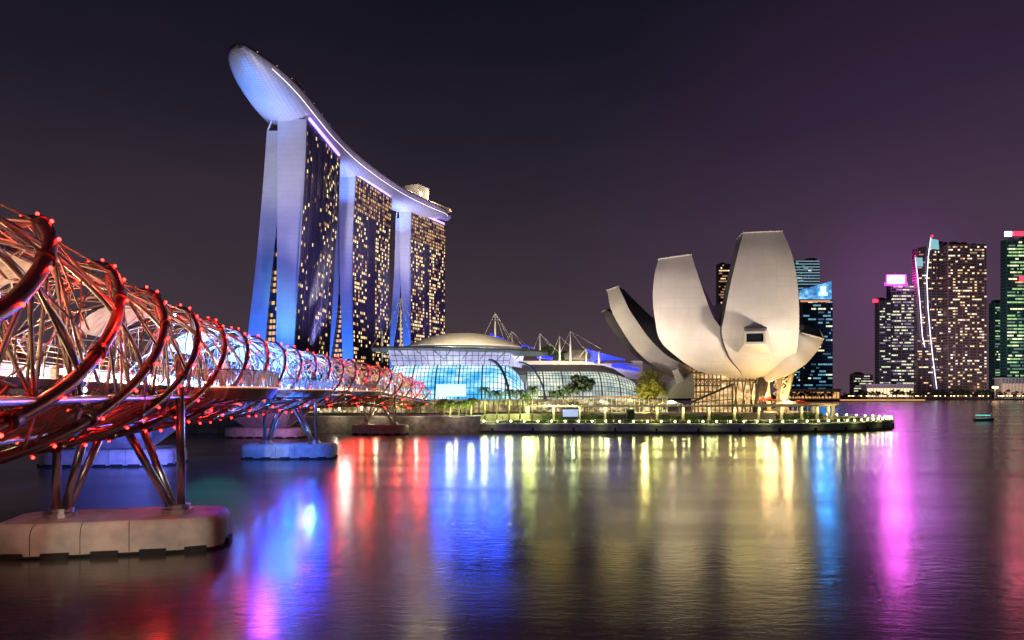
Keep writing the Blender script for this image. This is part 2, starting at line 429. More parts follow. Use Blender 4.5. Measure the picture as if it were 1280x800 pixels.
# viewing pods
warm_lens = mat('warm_lens', (.8, .8, .7), .5, emit=(1, .72, .38), es=22, var=0)
pod_under = mat('pod_soffit', (.42, .34, .28), .5, .2)
def pod(sm, half, ext):
    m = MB(); n = 20; pts = []
    for k in range(n + 1):
        u = -1 + 2 * k / n; s = sm + half * u; e = 3.3 + ext * math.sqrt(max(0, 1 - abs(u) ** 2.6)); pts.append((s, e))
    for k in range(n):
        (a, ea), (b, eb) = pts[k], pts[k + 1]
        m.box8([deck_pt(a, 3.3, -.95), deck_pt(b, 3.3, -.95), deck_pt(b, eb * .93, -.95), deck_pt(a, ea * .93, -.95), deck_pt(a, 3.3, .02), deck_pt(b, 3.3, .02), deck_pt(b, eb, .02), deck_pt(a, ea, .02)])
    f = m.build('viewing_pod', pod_under, B)
    m = MB()
    for k in range(n):
        (a, ea), (b, eb) = pts[k], pts[k + 1]
        m.box8([deck_pt(a, ea - .03, .1), deck_pt(b, eb - .03, .1), deck_pt(b, eb, .1), deck_pt(a, ea, .1), deck_pt(a, ea - .03, 1.3), deck_pt(b, eb - .03, 1.3), deck_pt(b, eb, 1.3), deck_pt(a, ea, 1.3)])
    m.build('glass_screen', pod_glass, f)
    m = MB(); m.tube([deck_pt(a, ea + .03, -.02) for a, ea in pts], .06, 4); m.build('fascia_glow', mat('fascia_glow', (.9, .7, .5), .5, emit=(1, .42, .22), es=.9, var=0), f)  # added glowing strip that makes the fascia look lit
    point('pod_red_fill', deck_pt(sm, 5.5, -2.4), 160, (1, .08, .04), .2); point('pod_warm_fill', deck_pt(sm - half * .4, 5.0, 1.9), 220, (1, .8, .55), .2)  # added fills without fixtures: red under the pod, warm above it
    m = MB()
    m.tube([deck_pt(a, ea, 1.36) for a, ea in pts], .05, 5)
    for a, ea in pts: m.bar(deck_pt(a, ea, 0), deck_pt(a, ea, 1.36), .035, 4)
    for k in range(2, n - 1, 4): m.bar(deck_pt(pts[k][0], pts[k][1] * .9, -.9), HP(pts[k][0], -math.pi / 2 + .5, RI), .10, 5)
    m.build('screen_rail', steel, f)
pod(s_of_Y(62), 7.5, 5.2); pod(s_of_Y(96), 9.0, 6.2); pod(s_of_Y(150), 8, 4.6)
# deck lamps : warm near and far, cool blue-white in the middle reach
cool_lens = mat('cool_lens', (.8, .9, 1), .5, emit=(.22, .50, 1), es=30, var=0)
white_lens = mat('white_lens', (.9, .9, 1), .5, emit=(.8, .9, 1), es=60, var=0)
s = 2.0; k = 0
while s < SLEN - 1:
    p, d, n = at_s(s); mid = 70 < p.y < 125
    for o in (-3.0, 3.0):
        m = MB(); q = deck_pt(s, o, .35); m.box(q, (.22, .22, .22)); m.build('deck_lamp', cool_lens if mid else warm_lens, B)
    if k % 2 == 0:
        if mid: point('bridge_cool_lamp', deck_pt(s, .5, 2.4), 9000, ((.03, .17, 1), (.16, .40, 1))[k // 2 % 2], .25)
        if mid: point('belly_cool_lamp', deck_pt(s, .5, -1.7), 1100, (.03, .2, 1), .25)
        else: point('bridge_warm_lamp', deck_pt(s, -1.2, .9), 400 if p.y < 70 else 240, (1, .74, .42), .25)
        point('bridge_red_fill', deck_pt(s, 1.5, 3.6 if k % 4 else -1.0), (80 if mid else 900 if k % 4 else 420) if p.y < 130 else (620 if k % 4 else 60), (1, .03, .015), .2)  # added red points that push the LED colour onto the steel
        point('tube_red_fill', HP(s, R_((15, 50, 80)[k // 2 % 3]), RO + .9), 210, (1, .02, .01), .12)  # added too, hanging just outside the tubes
    s += 4.1; k += 1
for s_, th in ((s_of_Y(54), 60), (s_of_Y(33), 250), (s_of_Y(28), 330)):
    m = MB(); m.ball(HP(s_, R_(th), RI), .10); m.build('spot_lamp', white_lens, B)

# ------------------------------------------------------------------ piers of the footbridge
def caisson(mb, fen, seam, c, dirx, half, wid, h):
    """pointed-oval floating-dock shaped pile cap: dirx = long axis"""
    dx = Vector((dirx.x, dirx.y, 0)).normalized(); dy = Vector((-dx.y, dx.x, 0))
    prof = [(-half, -wid * .32), (-half * .93, -wid * .46), (-half * .62, -wid * .56), (half * .62, -wid * .56), (half * .93, -wid * .46), (half, -wid * .32),
            (half, wid * .32), (half * .93, wid * .46), (half * .62, wid * .56), (-half * .62, wid * .56), (-half * .93, wid * .46), (-half, wid * .32)]
    g = []
    for z, sc_ in ((-.6, 1), (.25, 1), (h * .62, 1.0), (h * .8, .985), (h * .93, .95), (h, .88)):
        g.append([Vector(c) + dx * (x * (1 - (1 - sc_) * .5)) + dy * (y * sc_) + Vector((0, 0, z)) for x, y in prof])
    mb.grid(g, 0, True, True); mb.poly(g[-1])
    fen.grid([[Vector(c) + (q - Vector(c)) * 1.004 + Vector((0, 0, z_ - (q.z - c[2]))) for q in g[1]] for z_ in (-.5, .10)], 0, False, True)
    for k in range(12):
        a, b = g[1][k], g[1][(k + 1) % 12]
        nseg = max(1, int((b - a).length / 2.2)); out_ = ((a + b) / 2 - Vector(c)); out_.z = 0; out_.normalize()
        ed = (b - a).normalized(); perp = Vector((ed.y, -ed.x, 0))
        if perp.dot(out_) < 0: perp = -perp
        for j in range(nseg):
            q = a.lerp(b, (j + .5) / nseg) + perp * .08
            if (b - a).length > 1.0: fen.box((q.x, q.y, .18), (min(1.5, (b - a).length * .6), .28, .36), rz=math.atan2(ed.y, ed.x))
        for j in range(nseg):
            if (b - a).length > 4:
                for (z0, z1, k0, k1) in ((.3, h * .62, 1, 2), (h * .62, h * .8, 2, 3), (h * .8, h * .93, 3, 4), (h * .93, h, 4, 5)):
                    p0 = g[k0][k].lerp(g[k0][(k + 1) % 12], j / nseg) + perp * .012; p1 = g[k1][k].lerp(g[k1][(k + 1) % 12], j / nseg) + perp * .012
                    seam.tube([p0, p1], .022, 4)
                # seam goes on over the top
        fen.tube([a - Vector((0, 0, .12)) + perp * .03, b - Vector((0, 0, .12)) + perp * .03], .09, 5)
def pier(Yc, half, h, label):
    s = s_of_Y(Yc); p, d, n = at_s(s); c = Vector((p.x + .35, p.y, 0))
    t = thing('bridge_pier', label, 'bridge pier', tuple(c), 'piers of the helix footbridge')
    m, f, sm_ = MB(), MB(), MB(); caisson(m, f, sm_, c, n, half, 5.6, h)
    ca = m.build('caisson', caisson_m, t); f.build('fender', rubber, ca); sm_.build('panel_seam', rubber, ca)
    for sg in (-1, 1):
        base = c + n * (sg * half * .53) + Vector((0, 0, h))
        m = MB(); m.lathe(tuple(base), [(1.0, 0), (1.0, .28), (.78, .32), (.78, .55), (0.02, .55)], 16); m.build('footing', steel, t)
        m = MB(); top = p + n * (sg * half * .60) ; top.z = p.z - RI * math.sqrt(max(0.02, 1 - min(.95, (half * .6 / RI)) ** 2)) - .1
        m.tube([base + n * (sg * .25), Vector((base.x, base.y, top.z + 2.0)) + n * (sg * .1)], .27, 12); m.build('leg', steel, t)
        for dd in (-1, 1):
            m = MB(); e = p + n * (sg * 1.0) + d * (dd * 1.9); e.z = p.z - RI + .1
            m.tube([base + d * (dd * .3) - n * (sg * .3) + Vector((0, 0, .3)), e], .25, 12); m.build('leg', steel, t)
pier(47.2, 6.6, 2.1, 'nearest footbridge pier, pale caisson with silver V struts')
pier(112.5, 7.0, 2.2, 'second footbridge pier, caisson washed in blue and white light')
pier(178, 6.8, 2.4, 'farthest footbridge pier, brown caisson close to the sea wall')

# ------------------------------------------------------------------ road bridge behind, on V piers
RB = thing('road_bridge', 'concrete road bridge running behind the helix footbridge', 'bridge', (bx(100) - 22, 100, 0))
def rp(Y, off, z):
    s = s_of_Y(Y); p, d, n = at_s(s); return Vector((p.x, p.y, z)) + n * off
m = MB(); k = 0
Ys = [6 + 6 * k for k in range(35)]
for a, b in zip(Ys, Ys[1:]):
    m.box8([rp(a, -31, 6.2), rp(b, -31, 6.2), rp(b, -15, 6.2), rp(a, -15, 6.2), rp(a, -33, 7.6), rp(b, -33, 7.6), rp(b, -12.5, 7.6), rp(a, -12.5, 7.6)])
m.build('deck', concrete, RB)
m = MB()
for a, b in zip(Ys, Ys[1:]):
    m.box8([rp(a, -12.8, 7.6), rp(b, -12.8, 7.6), rp(b, -12.5, 7.6), rp(a, -12.5, 7.6), rp(a, -12.8, 8.7), rp(b, -12.8, 8.7), rp(b, -12.5, 8.7), rp(a, -12.5, 8.7)])
m.build('parapet', concrete, RB)
for i, (Yc, lab) in enumerate(((104, 'blue lit V shaped concrete pier of the road bridge'), (164, 'purple tinted road bridge pier near the sea wall'))):
    c = rp(Yc, -22, 0); s = s_of_Y(Yc); p, d, n = at_s(s)
    t = thing('road_bridge_pier', lab, 'bridge pier', (c.x, c.y, 0), 'piers of the road bridge')
    m, f, sm_ = MB(), MB(), MB(); caisson(m, f, sm_, (c.x, c.y, 0), n, 9.0, 8, 2.3); ca = m.build('caisson', caisson_m, t); f.build('fender', rubber, ca); sm_.build('panel_seam', rubber, ca)
    for dd in (-1, 1):
        m = MB()
        lo0, lo1 = -4.5, 4.5; hi0, hi1 = -7.5, 8.0
        q = lambda o, dl, z: c + n * o + d * dl + Vector((0, 0, z))
        m.box8([q(lo0, dd * .3, 2.2), q(lo1, dd * .3, 2.2), q(lo1, dd * 1.6, 2.2), q(lo0, dd * 1.6, 2.2), q(hi0, dd * 6.0, 6.25), q(hi1, dd * 6.0, 6.25), q(hi1, dd * 7.4, 6.25), q(hi0, dd * 7.4, 6.25)])
        m.build('leg', concrete, t)

# ================================================================== THREE HOTEL TOWERS AND THE SKY DECK
lit_warm = mat('lit_window_warm', (.05, .04, .03), .5, emit=(1, .58, .20), es=.95, var=0, sample=False)
lit_pale = mat('lit_window_pale', (.05, .04, .03), .5, emit=(1, .74, .36), es=1.7, var=0, sample=False)
lit_dim = mat('lit_window_dim', (.05, .04, .03), .5, emit=(1, .48, .22), es=.32, var=0, sample=False)
lit_cool = mat('lit_window_cool', (.6, .8, .8), .5, emit=(.55, .9, .8), es=.8, var=0, sample=False)
fin_m = mat('facade_fin', (.12, .11, .16), .45, .3)
end_wall = mat('end_wall_panels', (.55, .55, .58), .55, var=.08, vscale=.12)
def add_joints(m, axis=2, per=3.5, jc=(.50, .50, .53)):      # thin horizontal and vertical panel joints
    t = m.node_tree; b = t.nodes['Principled BSDF']; c = t.nodes.new('ShaderNodeTexCoord'); sp = t.nodes.new('ShaderNodeSeparateXYZ'); t.links.new(c.outputs['Object'], sp.inputs[0])
    f = t.nodes.new('ShaderNodeMath'); f.operation = 'MULTIPLY'; f.inputs[1].default_value = 1 / per; t.links.new(sp.outputs[axis], f.inputs[0])
    g = t.nodes.new('ShaderNodeMath'); g.operation = 'FRACT'; t.links.new(f.outputs[0], g.inputs[0])
    h = t.nodes.new('ShaderNodeMath'); h.operation = 'LESS_THAN'; h.inputs[1].default_value = .36 / per; t.links.new(g.outputs[0], h.inputs[0])
    mxx = t.nodes.new('ShaderNodeMix'); mxx.data_type = 'RGBA'; t.links.new(h.outputs[0], mxx.inputs[0])
    src = b.inputs['Base Color'].links[0].from_socket; t.links.new(src, mxx.inputs[6]); mxx.inputs[7].default_value = (*jc, 1); t.links.new(mxx.outputs[2], b.inputs['Base Color'])
add_joints(end_wall)
ZT = 192.0
def hotel_tower(label, Yn, u, Len, westR, westL, eastL, eastR, dens, topband, seed, bottom_px):
    """profile tables: (photo row, photo column) at depth Yn for the near end of each leg"""
    rr = random.Random(seed); u = Vector((u[0], u[1], 0)).normalized()
    t = thing('hotel_tower', label, 'skyscraper', (X_(westR[0][1], Yn), Yn, 3.9), 'three curved hotel towers under the sky deck')
    def pt(tab, z, along):
        py = HOR - (z - CAMZ) * F / Yn
        q = Vector((X_(sinterp(tab, py) - (1.3 if tab is eastR else 0), Yn), Yn, z)); return q + u * (along + (4.5 if (tab is eastL or tab is eastR) else 0))
    zs = [4.0 + (ZT - 4.0) * k / 46 for k in range(47)]
    # west leg and east leg, each a slab with end walls
    for nm, tl, tr, zt in (('west_leg', westL, westR, ZT), ('east_leg', eastL, eastR, ZT - 6)):
        m = MB()
        zz = [z for z in zs if z <= zt] + ([zt] if zt < ZT else [])
        for a, b in zip(zz, zz[1:]):
            m.quad(pt(tl, a, 0), pt(tr, a, 0), pt(tr, b, 0), pt(tl, b, 0), 0)
            m.quad(pt(tr, a, Len), pt(tl, a, Len), pt(tl, b, Len), pt(tr, b, Len), 0)
            m.quad(pt(tr, a, 0), pt(tr, a, Len), pt(tr, b, Len), pt(tr, b, 0), 1)
            m.quad(pt(tl, a, Len), pt(tl, a, 0), pt(tl, b, 0), pt(tl, b, Len), 1)
        m.quad(pt(tl, zt, 0), pt(tr, zt, 0), pt(tr, zt, Len), pt(tl, zt, Len), 0)
        m.build(nm, [end_wall, glass_dark], t)
    # pale edge trim along the near corner of both legs
    m = MB(); m.tube([pt(westR, z, -.2) for z in zs], .35, 4); m.build('corner_trim', end_wall, t)
    # floors between the legs (atrium glazing set back)
    m = MB(); at = MB()
    for a, b in zip(zs, zs[1:]):
        if pt(westL, a, 0).x - pt(eastR, a, 0).x > .4:
            m.quad(pt(eastR, a, 5), pt(westL, a, 5), pt(westL, b, 5), pt(eastR, b, 5))
            x0, x1 = pt(eastR, a, 5), pt(westL, a, 5)
            nb = max(1, int((x1 - x0).length / 2.8))
            for j in range(nb):
                if rr.random() < (.75 if a < 90 else .5):
                    p0 = x0.lerp(x1, (j + .15) / nb); p1 = x0.lerp(x1, (j + .85) / nb)
                    at.box8([p0 + Vector((0, -.5, .6)), p1 + Vector((0, -.5, .6)), p1 + Vector((0, 0, .6)), p0 + Vector((0, 0, .6)), p0 + Vector((0, -.5, 2.9)), p1 + Vector((0, -.5, 2.9)), p1 + Vector((0, 0, 2.9)), p0 + Vector((0, 0, 2.9))], 0)
    ag = m.build('atrium_wall', glass_dark, t)
    at.build('atrium_window', [lit_warm], ag)
    # facade fins and floor lines on the west face
    out = Vector((u.y, -u.x, 0))
    m = MB(); nb = int(Len / 3.3); nf = 53; fh = (ZT - 8) / nf
    for j in range(0, nb + 1, 1):
        al = Len * j / nb
        m.tube([pt(westR, z, al) + out * .35 for z in zs[::3] + [ZT]], .16 if j % 4 else .42, 4)
    for k in range(0, nf + 1):
        z = 8 + k * fh; m.bar(pt(westR, z, 0) + out * .2, pt(westR, z, Len) + out * .2, .14, 4)
    m.build('facade_fins', fin_m, t)
    # lit rooms
    wins = []
    for k in range(nf):
        z0 = 8 + k * fh
        for j in range(nb):
            fz = k / nf; fx = j / nb
            d_ = dens(fx, fz)
            if rr.random() < d_:
                top = fz > topband
                wins.append((z0, j, (1 if rr.random() < .55 else (0 if rr.random() < .7 else 2)) if not top else (0 if rr.random() < .6 else 2)))
    def wq(mb, z0, j, mi):
        a0, a1 = Len * (j + .22) / nb, Len * (j + .78) / nb
        p = [pt(westR, z0 + .7, a0), pt(westR, z0 + .7, a1), pt(westR, z0 + fh - .7, a1), pt(westR, z0 + fh - .7, a0)]
        p2 = [q + out * .25 for q in p]
        mb.box8([p2[0], p2[1], p[1], p[0], p2[3], p2[2], p[2], p[3]], mi)
    mixed = [lit_warm, lit_pale, lit_dim]
    rr.shuffle(wins)
    for w_ in wins[:98]:
        m = MB(); wq(m, w_[0], w_[1], 0); m.build('window', mixed[w_[2]], t)
    m = MB()
    for w_ in wins[98:]: wq(m, w_[0], w_[1], w_[2])
    if m.f: tag(m.build('window', mixed, t), kind='stuff')
    # roof frame and V props up to the hull
    m = MB()
    for al in (2, Len * .33, Len * .66, Len - 2):
        for tab, sg in ((westR, 1), (westL, -1)):
            a = pt(tab, ZT, al); m.bar(a, a + Vector((0, 0, 4)), .8, 6)
    a = pt(westL, ZT, 1); m.bar(pt(eastL, ZT - 6, 1), a + Vector((-2, 0, 5)), .6, 5); m.bar(pt(eastR, ZT - 6, 1), a + Vector((2, 0, 5)), .6, 5)
    m.build('roof_prop', white_m, t)
    m = MB(); led_v = mat('violet_strip', (.5, .4, .9), .5, emit=(.30, .18, 1), es=4.5, var=0)
    a = pt(westR, ZT + 1.2, 3) + out * 1.4; b = pt(westR, ZT + 1.2, Len - 6) + out * 1.4
    m.bar(a, b, 1.0, 6); m.build('light_strip', led_v, t)
    return t
def d1(fx, fz):
    if fx < .17: return .16
    if fx > .55: return .22
    if fx > .42: return .12
    return .025
def d2(fx, fz):
    if fz > .84: return .72
    if .42 < fx < .56: return .06
    if .56 <= fx < .60: return .7
    if fz < .42 and fx < .35: return .35
    return .40 if fx < .36 else (.44 if fx > .6 else .08)
def d3(fx, fz):
    if fz > .84: return .8
    if .34 < fx < .5: return .06
    if .5 <= fx < .56: return .8
    return .52 if fz > .2 else .42
hotel_tower('nearest hotel tower with mostly dark facade, under the raised prow', 477.5, (2.4, 81.5), 81,
            [(149, 383), (200, 381.5), (270, 377.5), (340, 373), (432, 367.5), (500, 366)], [(149, 347), (270, 346.5), (432, 345), (500, 344)],
            [(160, 330.5), (210, 327), (260, 323), (320, 317.5), (370, 312), (420, 306), (500, 296)], [(160, 347.2), (230, 346.7), (270, 345), (320, 340), (370, 335), (432, 329), (500, 320)], d1, .97, 3, 440)
hotel_tower('middle hotel tower standing between the other two', 602, (19, 75), 74,
            [(219, 444.7), (260, 442.5), (300, 440.8), (370, 440.4), (450, 441.5), (500, 442)], [(219, 424.2), (300, 424.2), (370, 425.3), (450, 428.5), (500, 430)],
            [(224, 419), (300, 417), (350, 413), (400, 408), (450, 401), (500, 395)], [(224, 424.5), (300, 424.2), (350, 422), (400, 418.5), (450, 411), (500, 404)], d2, .84, 5, 445)
hotel_tower('farthest hotel tower with the brightest windows, right end of the trio', 718, (29, 66), 70,
            [(264, 514), (330, 513.2), (400, 513.2), (500, 514.5)], [(264, 498.8), (330, 500), (400, 503), (500, 507)],
            [(270, 491.5), (330, 490), (380, 487), (430, 484), (500, 478)], [(270, 499), (330, 500), (350, 499.5), (390, 496), (430, 490.5), (500, 484)], d3, .84, 9, 432)

# sky deck
SK = thing('sky_deck', 'long curved boat shaped deck lying across the three hotel towers', 'sky deck', (-150, 500, 190))
ax = smooth_path([(-150, 397), (-152.2, 410), (-152.4, 425), (-151.8, 450), (-151, 493), (-148.5, 539), (-141, 597), (-122, 675), (-98, 735), (-72, 782)], 3.0)
axl = [0]
for a_, b_ in zip(ax, ax[1:]): axl.append(axl[-1] + (b_ - a_).length)
TL = axl[-1]
hull_m = mat('hull_panels', (.62, .62, .66), .38, .35, var=.06, vscale=.3)
add_joints(hull_m, 1, 2.4, (.42, .42, .46)); add_joints(hull_m, 0, 2.4, (.45, .45, .5))
rows = []; deckl = []; deckr = []
for k, p in enumerate(ax):
    a_ = ax[max(0, k - 1)]; b_ = ax[min(len(ax) - 1, k + 1)]; d = (b_ - a_).normalized(); n = Vector((d.y, -d.x))
    f = axl[k] / TL; u_ = min(1, axl[k] / 92); v_ = min(1, (TL - axl[k]) / 60)
    wd = 19.2 * max(.02, 1 - (1 - u_) ** 2.3) ** .62 * max(.25, (1 - (1 - v_) ** 2.6)) ** .7
    dp = 11.5 * max(.12, 1 - (1 - u_) ** 2.0) ** .9 * max(.35, 1 - (1 - v_) ** 2) ** .8
    row = []
    for j in range(15):
        an = math.pi * j / 14
        row.append(Vector((p.x + n.x * wd * math.cos(an), p.y + n.y * wd * math.cos(an), 202.2 - dp * math.sin(an) ** .85)))
    rows.append(row); deckr.append(row[0]); deckl.append(row[-1])
m = MB(); m.grid(rows); m.poly(rows[0]); m.poly(rows[-1]); m.build('hull', hull_m, SK)
m = MB()
for k in range(len(ax) - 1): m.quad(deckr[k] + Vector((0, 0, .3)), deckr[k + 1] + Vector((0, 0, .3)), deckl[k + 1] + Vector((0, 0, .3)), deckl[k] + Vector((0, 0, .3)))
m.build('roof_deck', paving, SK)
m = MB(); m.tube([q + Vector((0, 0, .5)) for q in deckr], .7, 5); m.tube([q + Vector((0, 0, .5)) for q in deckl], .7, 5); m.build('rim', dark_steel, SK)
hull_led = mat('hull_led', (.9, .9, .8), .5, emit=(1, .86, .68), es=1.5, var=0, sample=False)
m = MB(); m.tube([(r[1] + r[2]) / 2 + (r[1] - r[7]).normalized() * .25 for r in rows[8:-3]], .22, 4); m.build('hull_light_line', hull_led, SK)
m = MB()
for k in range(3, 40, 2):
    r = rows[k]
    if k % 3 == 0: m.ball(r[0] + Vector((0, 0, .9)), .5); m.ball(r[-1] + Vector((0, 0, .9)), .5)
m.build('rim_lamp', lit_pale, SK)
def deck_at(f, off, z=202.6):
    k = min(len(ax) - 2, int(f * (len(ax) - 1))); d = (ax[k + 1] - ax[k]).normalized(); return Vector((ax[k].x + d.y * off, ax[k].y - d.x * off, z)), math.atan2(d.y, d.x)
roof_struct = mat('roof_pavilion', (.45, .40, .36), .6)
def pav(name, f, off, dims, mt, parent=SK):
    q, rz = deck_at(f, off); m = MB(); m.box((q.x, q.y, q.z + dims[2] / 2), dims, rz=rz); return m.build(name, mt, parent)
pav('restaurant_pavilion', .205, 6, (40, 14, 5.5), roof_struct)
pav('restaurant_roof', .205, 6.2, (44, 18, .6), concrete).location.z += 5.8
b_ = pav('lift_tower', .865, 3, (20, 16, 17), concrete)
pav('terrace_pavilion', .93, 8, (34, 10, 4.5), roof_struct)
m = MB()
for k in range(26):
    q, rz = deck_at(.90 + .0035 * k, 12 - .1 * k); m.box((q.x, q.y, q.z + 3.2 + rnd.random() * 2), (1.6, .6, .8), rz=rz)
m.build('terrace_lamp', mat('orange_lamp', (.9, .4, .2), .5, emit=(1, .34, .12), es=3.5, var=0, sample=False), SK)
m = MB()
for k in range(12):
    q, rz = deck_at(.30 + .008 * k, 15); m.ball(q + Vector((0, 0, 2.3)), .7)
m.build('parapet_lamp', mat('red_lamp', (.9, .1, .1), .5, emit=(1, .08, .05), es=3, var=0, sample=False), SK)
m = MB(); q, rz = deck_at(.845, 10); m.ball(q + Vector((0, 0, 8)), 2.3); m.build('floodlight', mat('flood', (1, 1, .9), .5, emit=(1, .80, .5), es=22, var=0), SK)
# palms on the deck: little crowns above the rim
m = MB()
for k in range(34):
    f = .26 + .62 * k / 34 + rnd.uniform(-.006, .006); q, rz = deck_at(f, rnd.uniform(8, 15))
    h = rnd.uniform(3, 5); m.bar(q, q + Vector((0, 0, h)), .25, 4)
    for j in range(7):
        an = j * .9; e = q + Vector((math.cos(an) * 2.6, math.sin(an) * 2.6, h - .6)); c_ = q + Vector((math.cos(an) * 1.3, math.sin(an) * 1.3, h + .8))
        m.poly([q + Vector((0, 0, h)), c_ + Vector((.4, .4, 0)), e, c_ - Vector((.4, .4, 0))])
tag(m.build('roof_garden', leaf_dark, SK), kind='stuff')

# hotel flood lighting (lamps on the ground and added ones hung unseen in mid-air)
for (px, Yn, e1, e2) in ((345, 477.5, 1, 1), (424, 602, 1, 1), (500, 718, 1, 1)):
    x = X_(px, Yn)
    sc_ = (Yn / 477.5) ** .3
    spot('tower_blue_flood', (x - 2, Yn - 42, 6), (x - 2, Yn, 62), 5.0e5 * sc_, (.035, .17, 1), 70, 1, 2)
    spot('tower_violet_flood', (x + 6, Yn - 95, 40), (x, Yn, 155), 4.2e5 * sc_, (.45, .44, .95), 42, 1, 3)
    spot('tower_grey_flood', (x + 10, Yn - 110, 60), (x, Yn, 175), 5.0e5 * sc_, (.90, .84, .86), 34, 1, 3)
spot('hull_blue_flood', (-176, 452, 120), (-160, 450, 196), 5.5e5, (.04, .25, 1), 60, 1, 4)
spot('hull_pale_flood', (-128, 398, 130), (-150, 428, 199), 1.3e5, (.66, .62, .80), 60, 1, 4)
spot('facade_violet_flood', (-60, 440, 30), (-133, 520, 120), 6e5, (.42, .30, 1), 70, 1, 4)
spot('facade_violet_flood', (-40, 570, 30), (-118, 645, 120), 6e5, (.45, .32, 1), 60, 1, 4)
spot('facade_violet_flood', (-10, 690, 30), (-84, 750, 120), 5e5, (.55, .35, .9), 60, 1, 4)
spot('leg_cyan_flood', (X_(357, 440), 436, 5), (X_(357, 477), 477, 62), 2.2e5, (.25, .75, .9), 24, 1, 2)
for f_, o_ in ((.80, 17), (.90, 19)):
    q_, rz_ = deck_at(f_, o_); point('terrace_flood', q_ + Vector((0, -4, 9)), 2.2e4, (1, .80, .55), .6)
spot('hull_white_flood', (-120, 470, 60), (-143, 470, 197), 3.5e5, (.75, .68, .85), 60, 1, 3)
spot('hull_white_flood', (-92, 600, 60), (-125, 620, 197), 5e5, (.80, .66, .85), 62, 1, 3)
spot('hull_white_flood', (-60, 700, 70), (-96, 735, 197), 5e5, (.85, .68, .72), 62, 1, 3)
spot('hull_blue_flood', (-138, 578, 160), (-140, 590, 196), 1.2e5, (.15, .3, 1), 110, 1, 1)
spot('hull_blue_flood', (-112, 697, 160), (-114, 705, 196), 1.2e5, (.2, .35, 1), 110, 1, 1)

# ================================================================== SHOPPING MALL
def glow_glass(name, pts, es, sx=.05, seed=0.):
    m = bpy.data.materials.new(name); m.use_nodes = True; t = m.node_tree; b = t.nodes['Principled BSDF']
    b.inputs['Base Color'].default_value = (.05, .07, .09, 1); b.inputs['Roughness'].default_value = .15
    c = t.nodes.new('ShaderNodeTexCoord'); n = t.nodes.new('ShaderNodeTexNoise'); n.inputs['Scale'].default_value = sx; n.inputs['Detail'].default_value = 6; n.inputs['Roughness'].default_value = .7
    mp_ = t.nodes.new('ShaderNodeMapping'); mp_.inputs['Location'].default_value = (seed, seed, 0); mp_.inputs['Scale'].default_value = (1, 1, 1.8)
    t.links.new(c.outputs['Object'], mp_.inputs[0]); t.links.new(mp_.outputs[0], n.inputs['Vector'])
    r = t.nodes.new('ShaderNodeValToRGB'); t.links.new(n.outputs['Fac'], r.inputs[0]); ramp(r, pts)
    t.links.new(r.outputs[0], b.inputs['Emission Color']); b.inputs['Emission Strength'].default_value = es
    return m
mall_blue = glow_glass('mall_glass_blue', [(.30, (.02, .14, .55)), (.40, (.05, .36, .70)), (.48, (.28, .62, .85)), (.55, (.75, .82, .9)), (.66, (.55, .52, .95))], 1.7, .055)
mall_pale = glow_glass('mall_glass_pale', [(.30, (.10, .13, .12)), (.45, (.32, .38, .36)), (.56, (.62, .66, .52)), (.7, (.9, .85, .62))], 1.5, .09, 40)
mall_top = glow_glass('mall_clerestory', [(.3, (.16, .18, .40)), (.5, (.45, .45, .70)), (.65, (.70, .78, .85))], 1.25, .06, 11)
mullion = mat('mullion', (.06, .07, .09), .5, .3)
M = thing('shopping_mall', 'glass vaulted shopping mall glowing cyan and white below the towers', 'mall', (0, 250, 3.9))
def vault(name, x0, x1, Yc, D, zb, zt, mt, nu, nv, roundl, roundr, shear=0, ribs=True, pexp=.9, vmax=90):
    g = []
    for i in range(nu + 1):
        x = x0 + (x1 - x0) * i / nu
        fl = min(1, (x - x0) / roundl) if roundl else 1; fr = min(1, (x1 - x) / roundr) if roundr else 1
        s_ = math.sqrt(max(.0004, 1 - (1 - fl) ** 2)) * math.sqrt(max(.0004, 1 - (1 - fr) ** 2))
        row = []
        for j in range(nv + 1):
            v = R_(vmax) * j / nv
            row.append(Vector((x, Yc + shear * (x - x0) - D * s_ * math.cos(v) ** pexp, zb + (zt - zb) * (math.sin(v) ** .85) * (.25 + .75 * s_) )))
        g.append(row)
    m = MB(); m.grid(g); o = m.build(name, mt, M)
    m = MB()
    for i in range(0, nu + 1):
        m.tube([q + Vector((0, -.12, .05)) for q in g[i]], .11 if i % 6 else .26, 4)
    for j in range(nv + 1): m.tube([g[i][j] + Vector((0, -.12, .05)) for i in range(nu + 1)], .10, 4)
    m.build('mullion_grid', mullion, o)
    return g
YM = 262
g1 = vault('glass_vault', X_(462, YM), X_(660, YM), YM + 12, 22, 3.9, Z_(450, YM), mall_blue, 42, 12, 14, 14)
g2 = vault('glass_vault', X_(655, YM + 14), X_(812, YM + 14), YM + 24, 20, 3.9, Z_(463, YM + 12), mall_pale, 40, 11, 1.2, 22)
# roofs behind the vaults
m = MB()
g = []
for i in range(13):
    x = lerp(X_(640, YM + 20), X_(800, YM + 20), i / 12); e = math.sqrt(max(0, 1 - max(0, (i - 8) / 4.01) ** 2))
    g.append([Vector((x, YM + 22 + 14 * k / 3, lerp(Z_(467, YM), Z_(452, YM + 8), (k / 3) ** .7) * (.45 + .55 * e) )) for k in range(4)])
m.grid(g); m.build('metal_roof', mat('grey_roof', (.30, .28, .27), .6, var=.15, vscale=.3), M)
m = MB(); m.box((X_(560, YM + 30), YM + 30, 10), (70, 26, 12)); m.build('back_block', concrete, M)
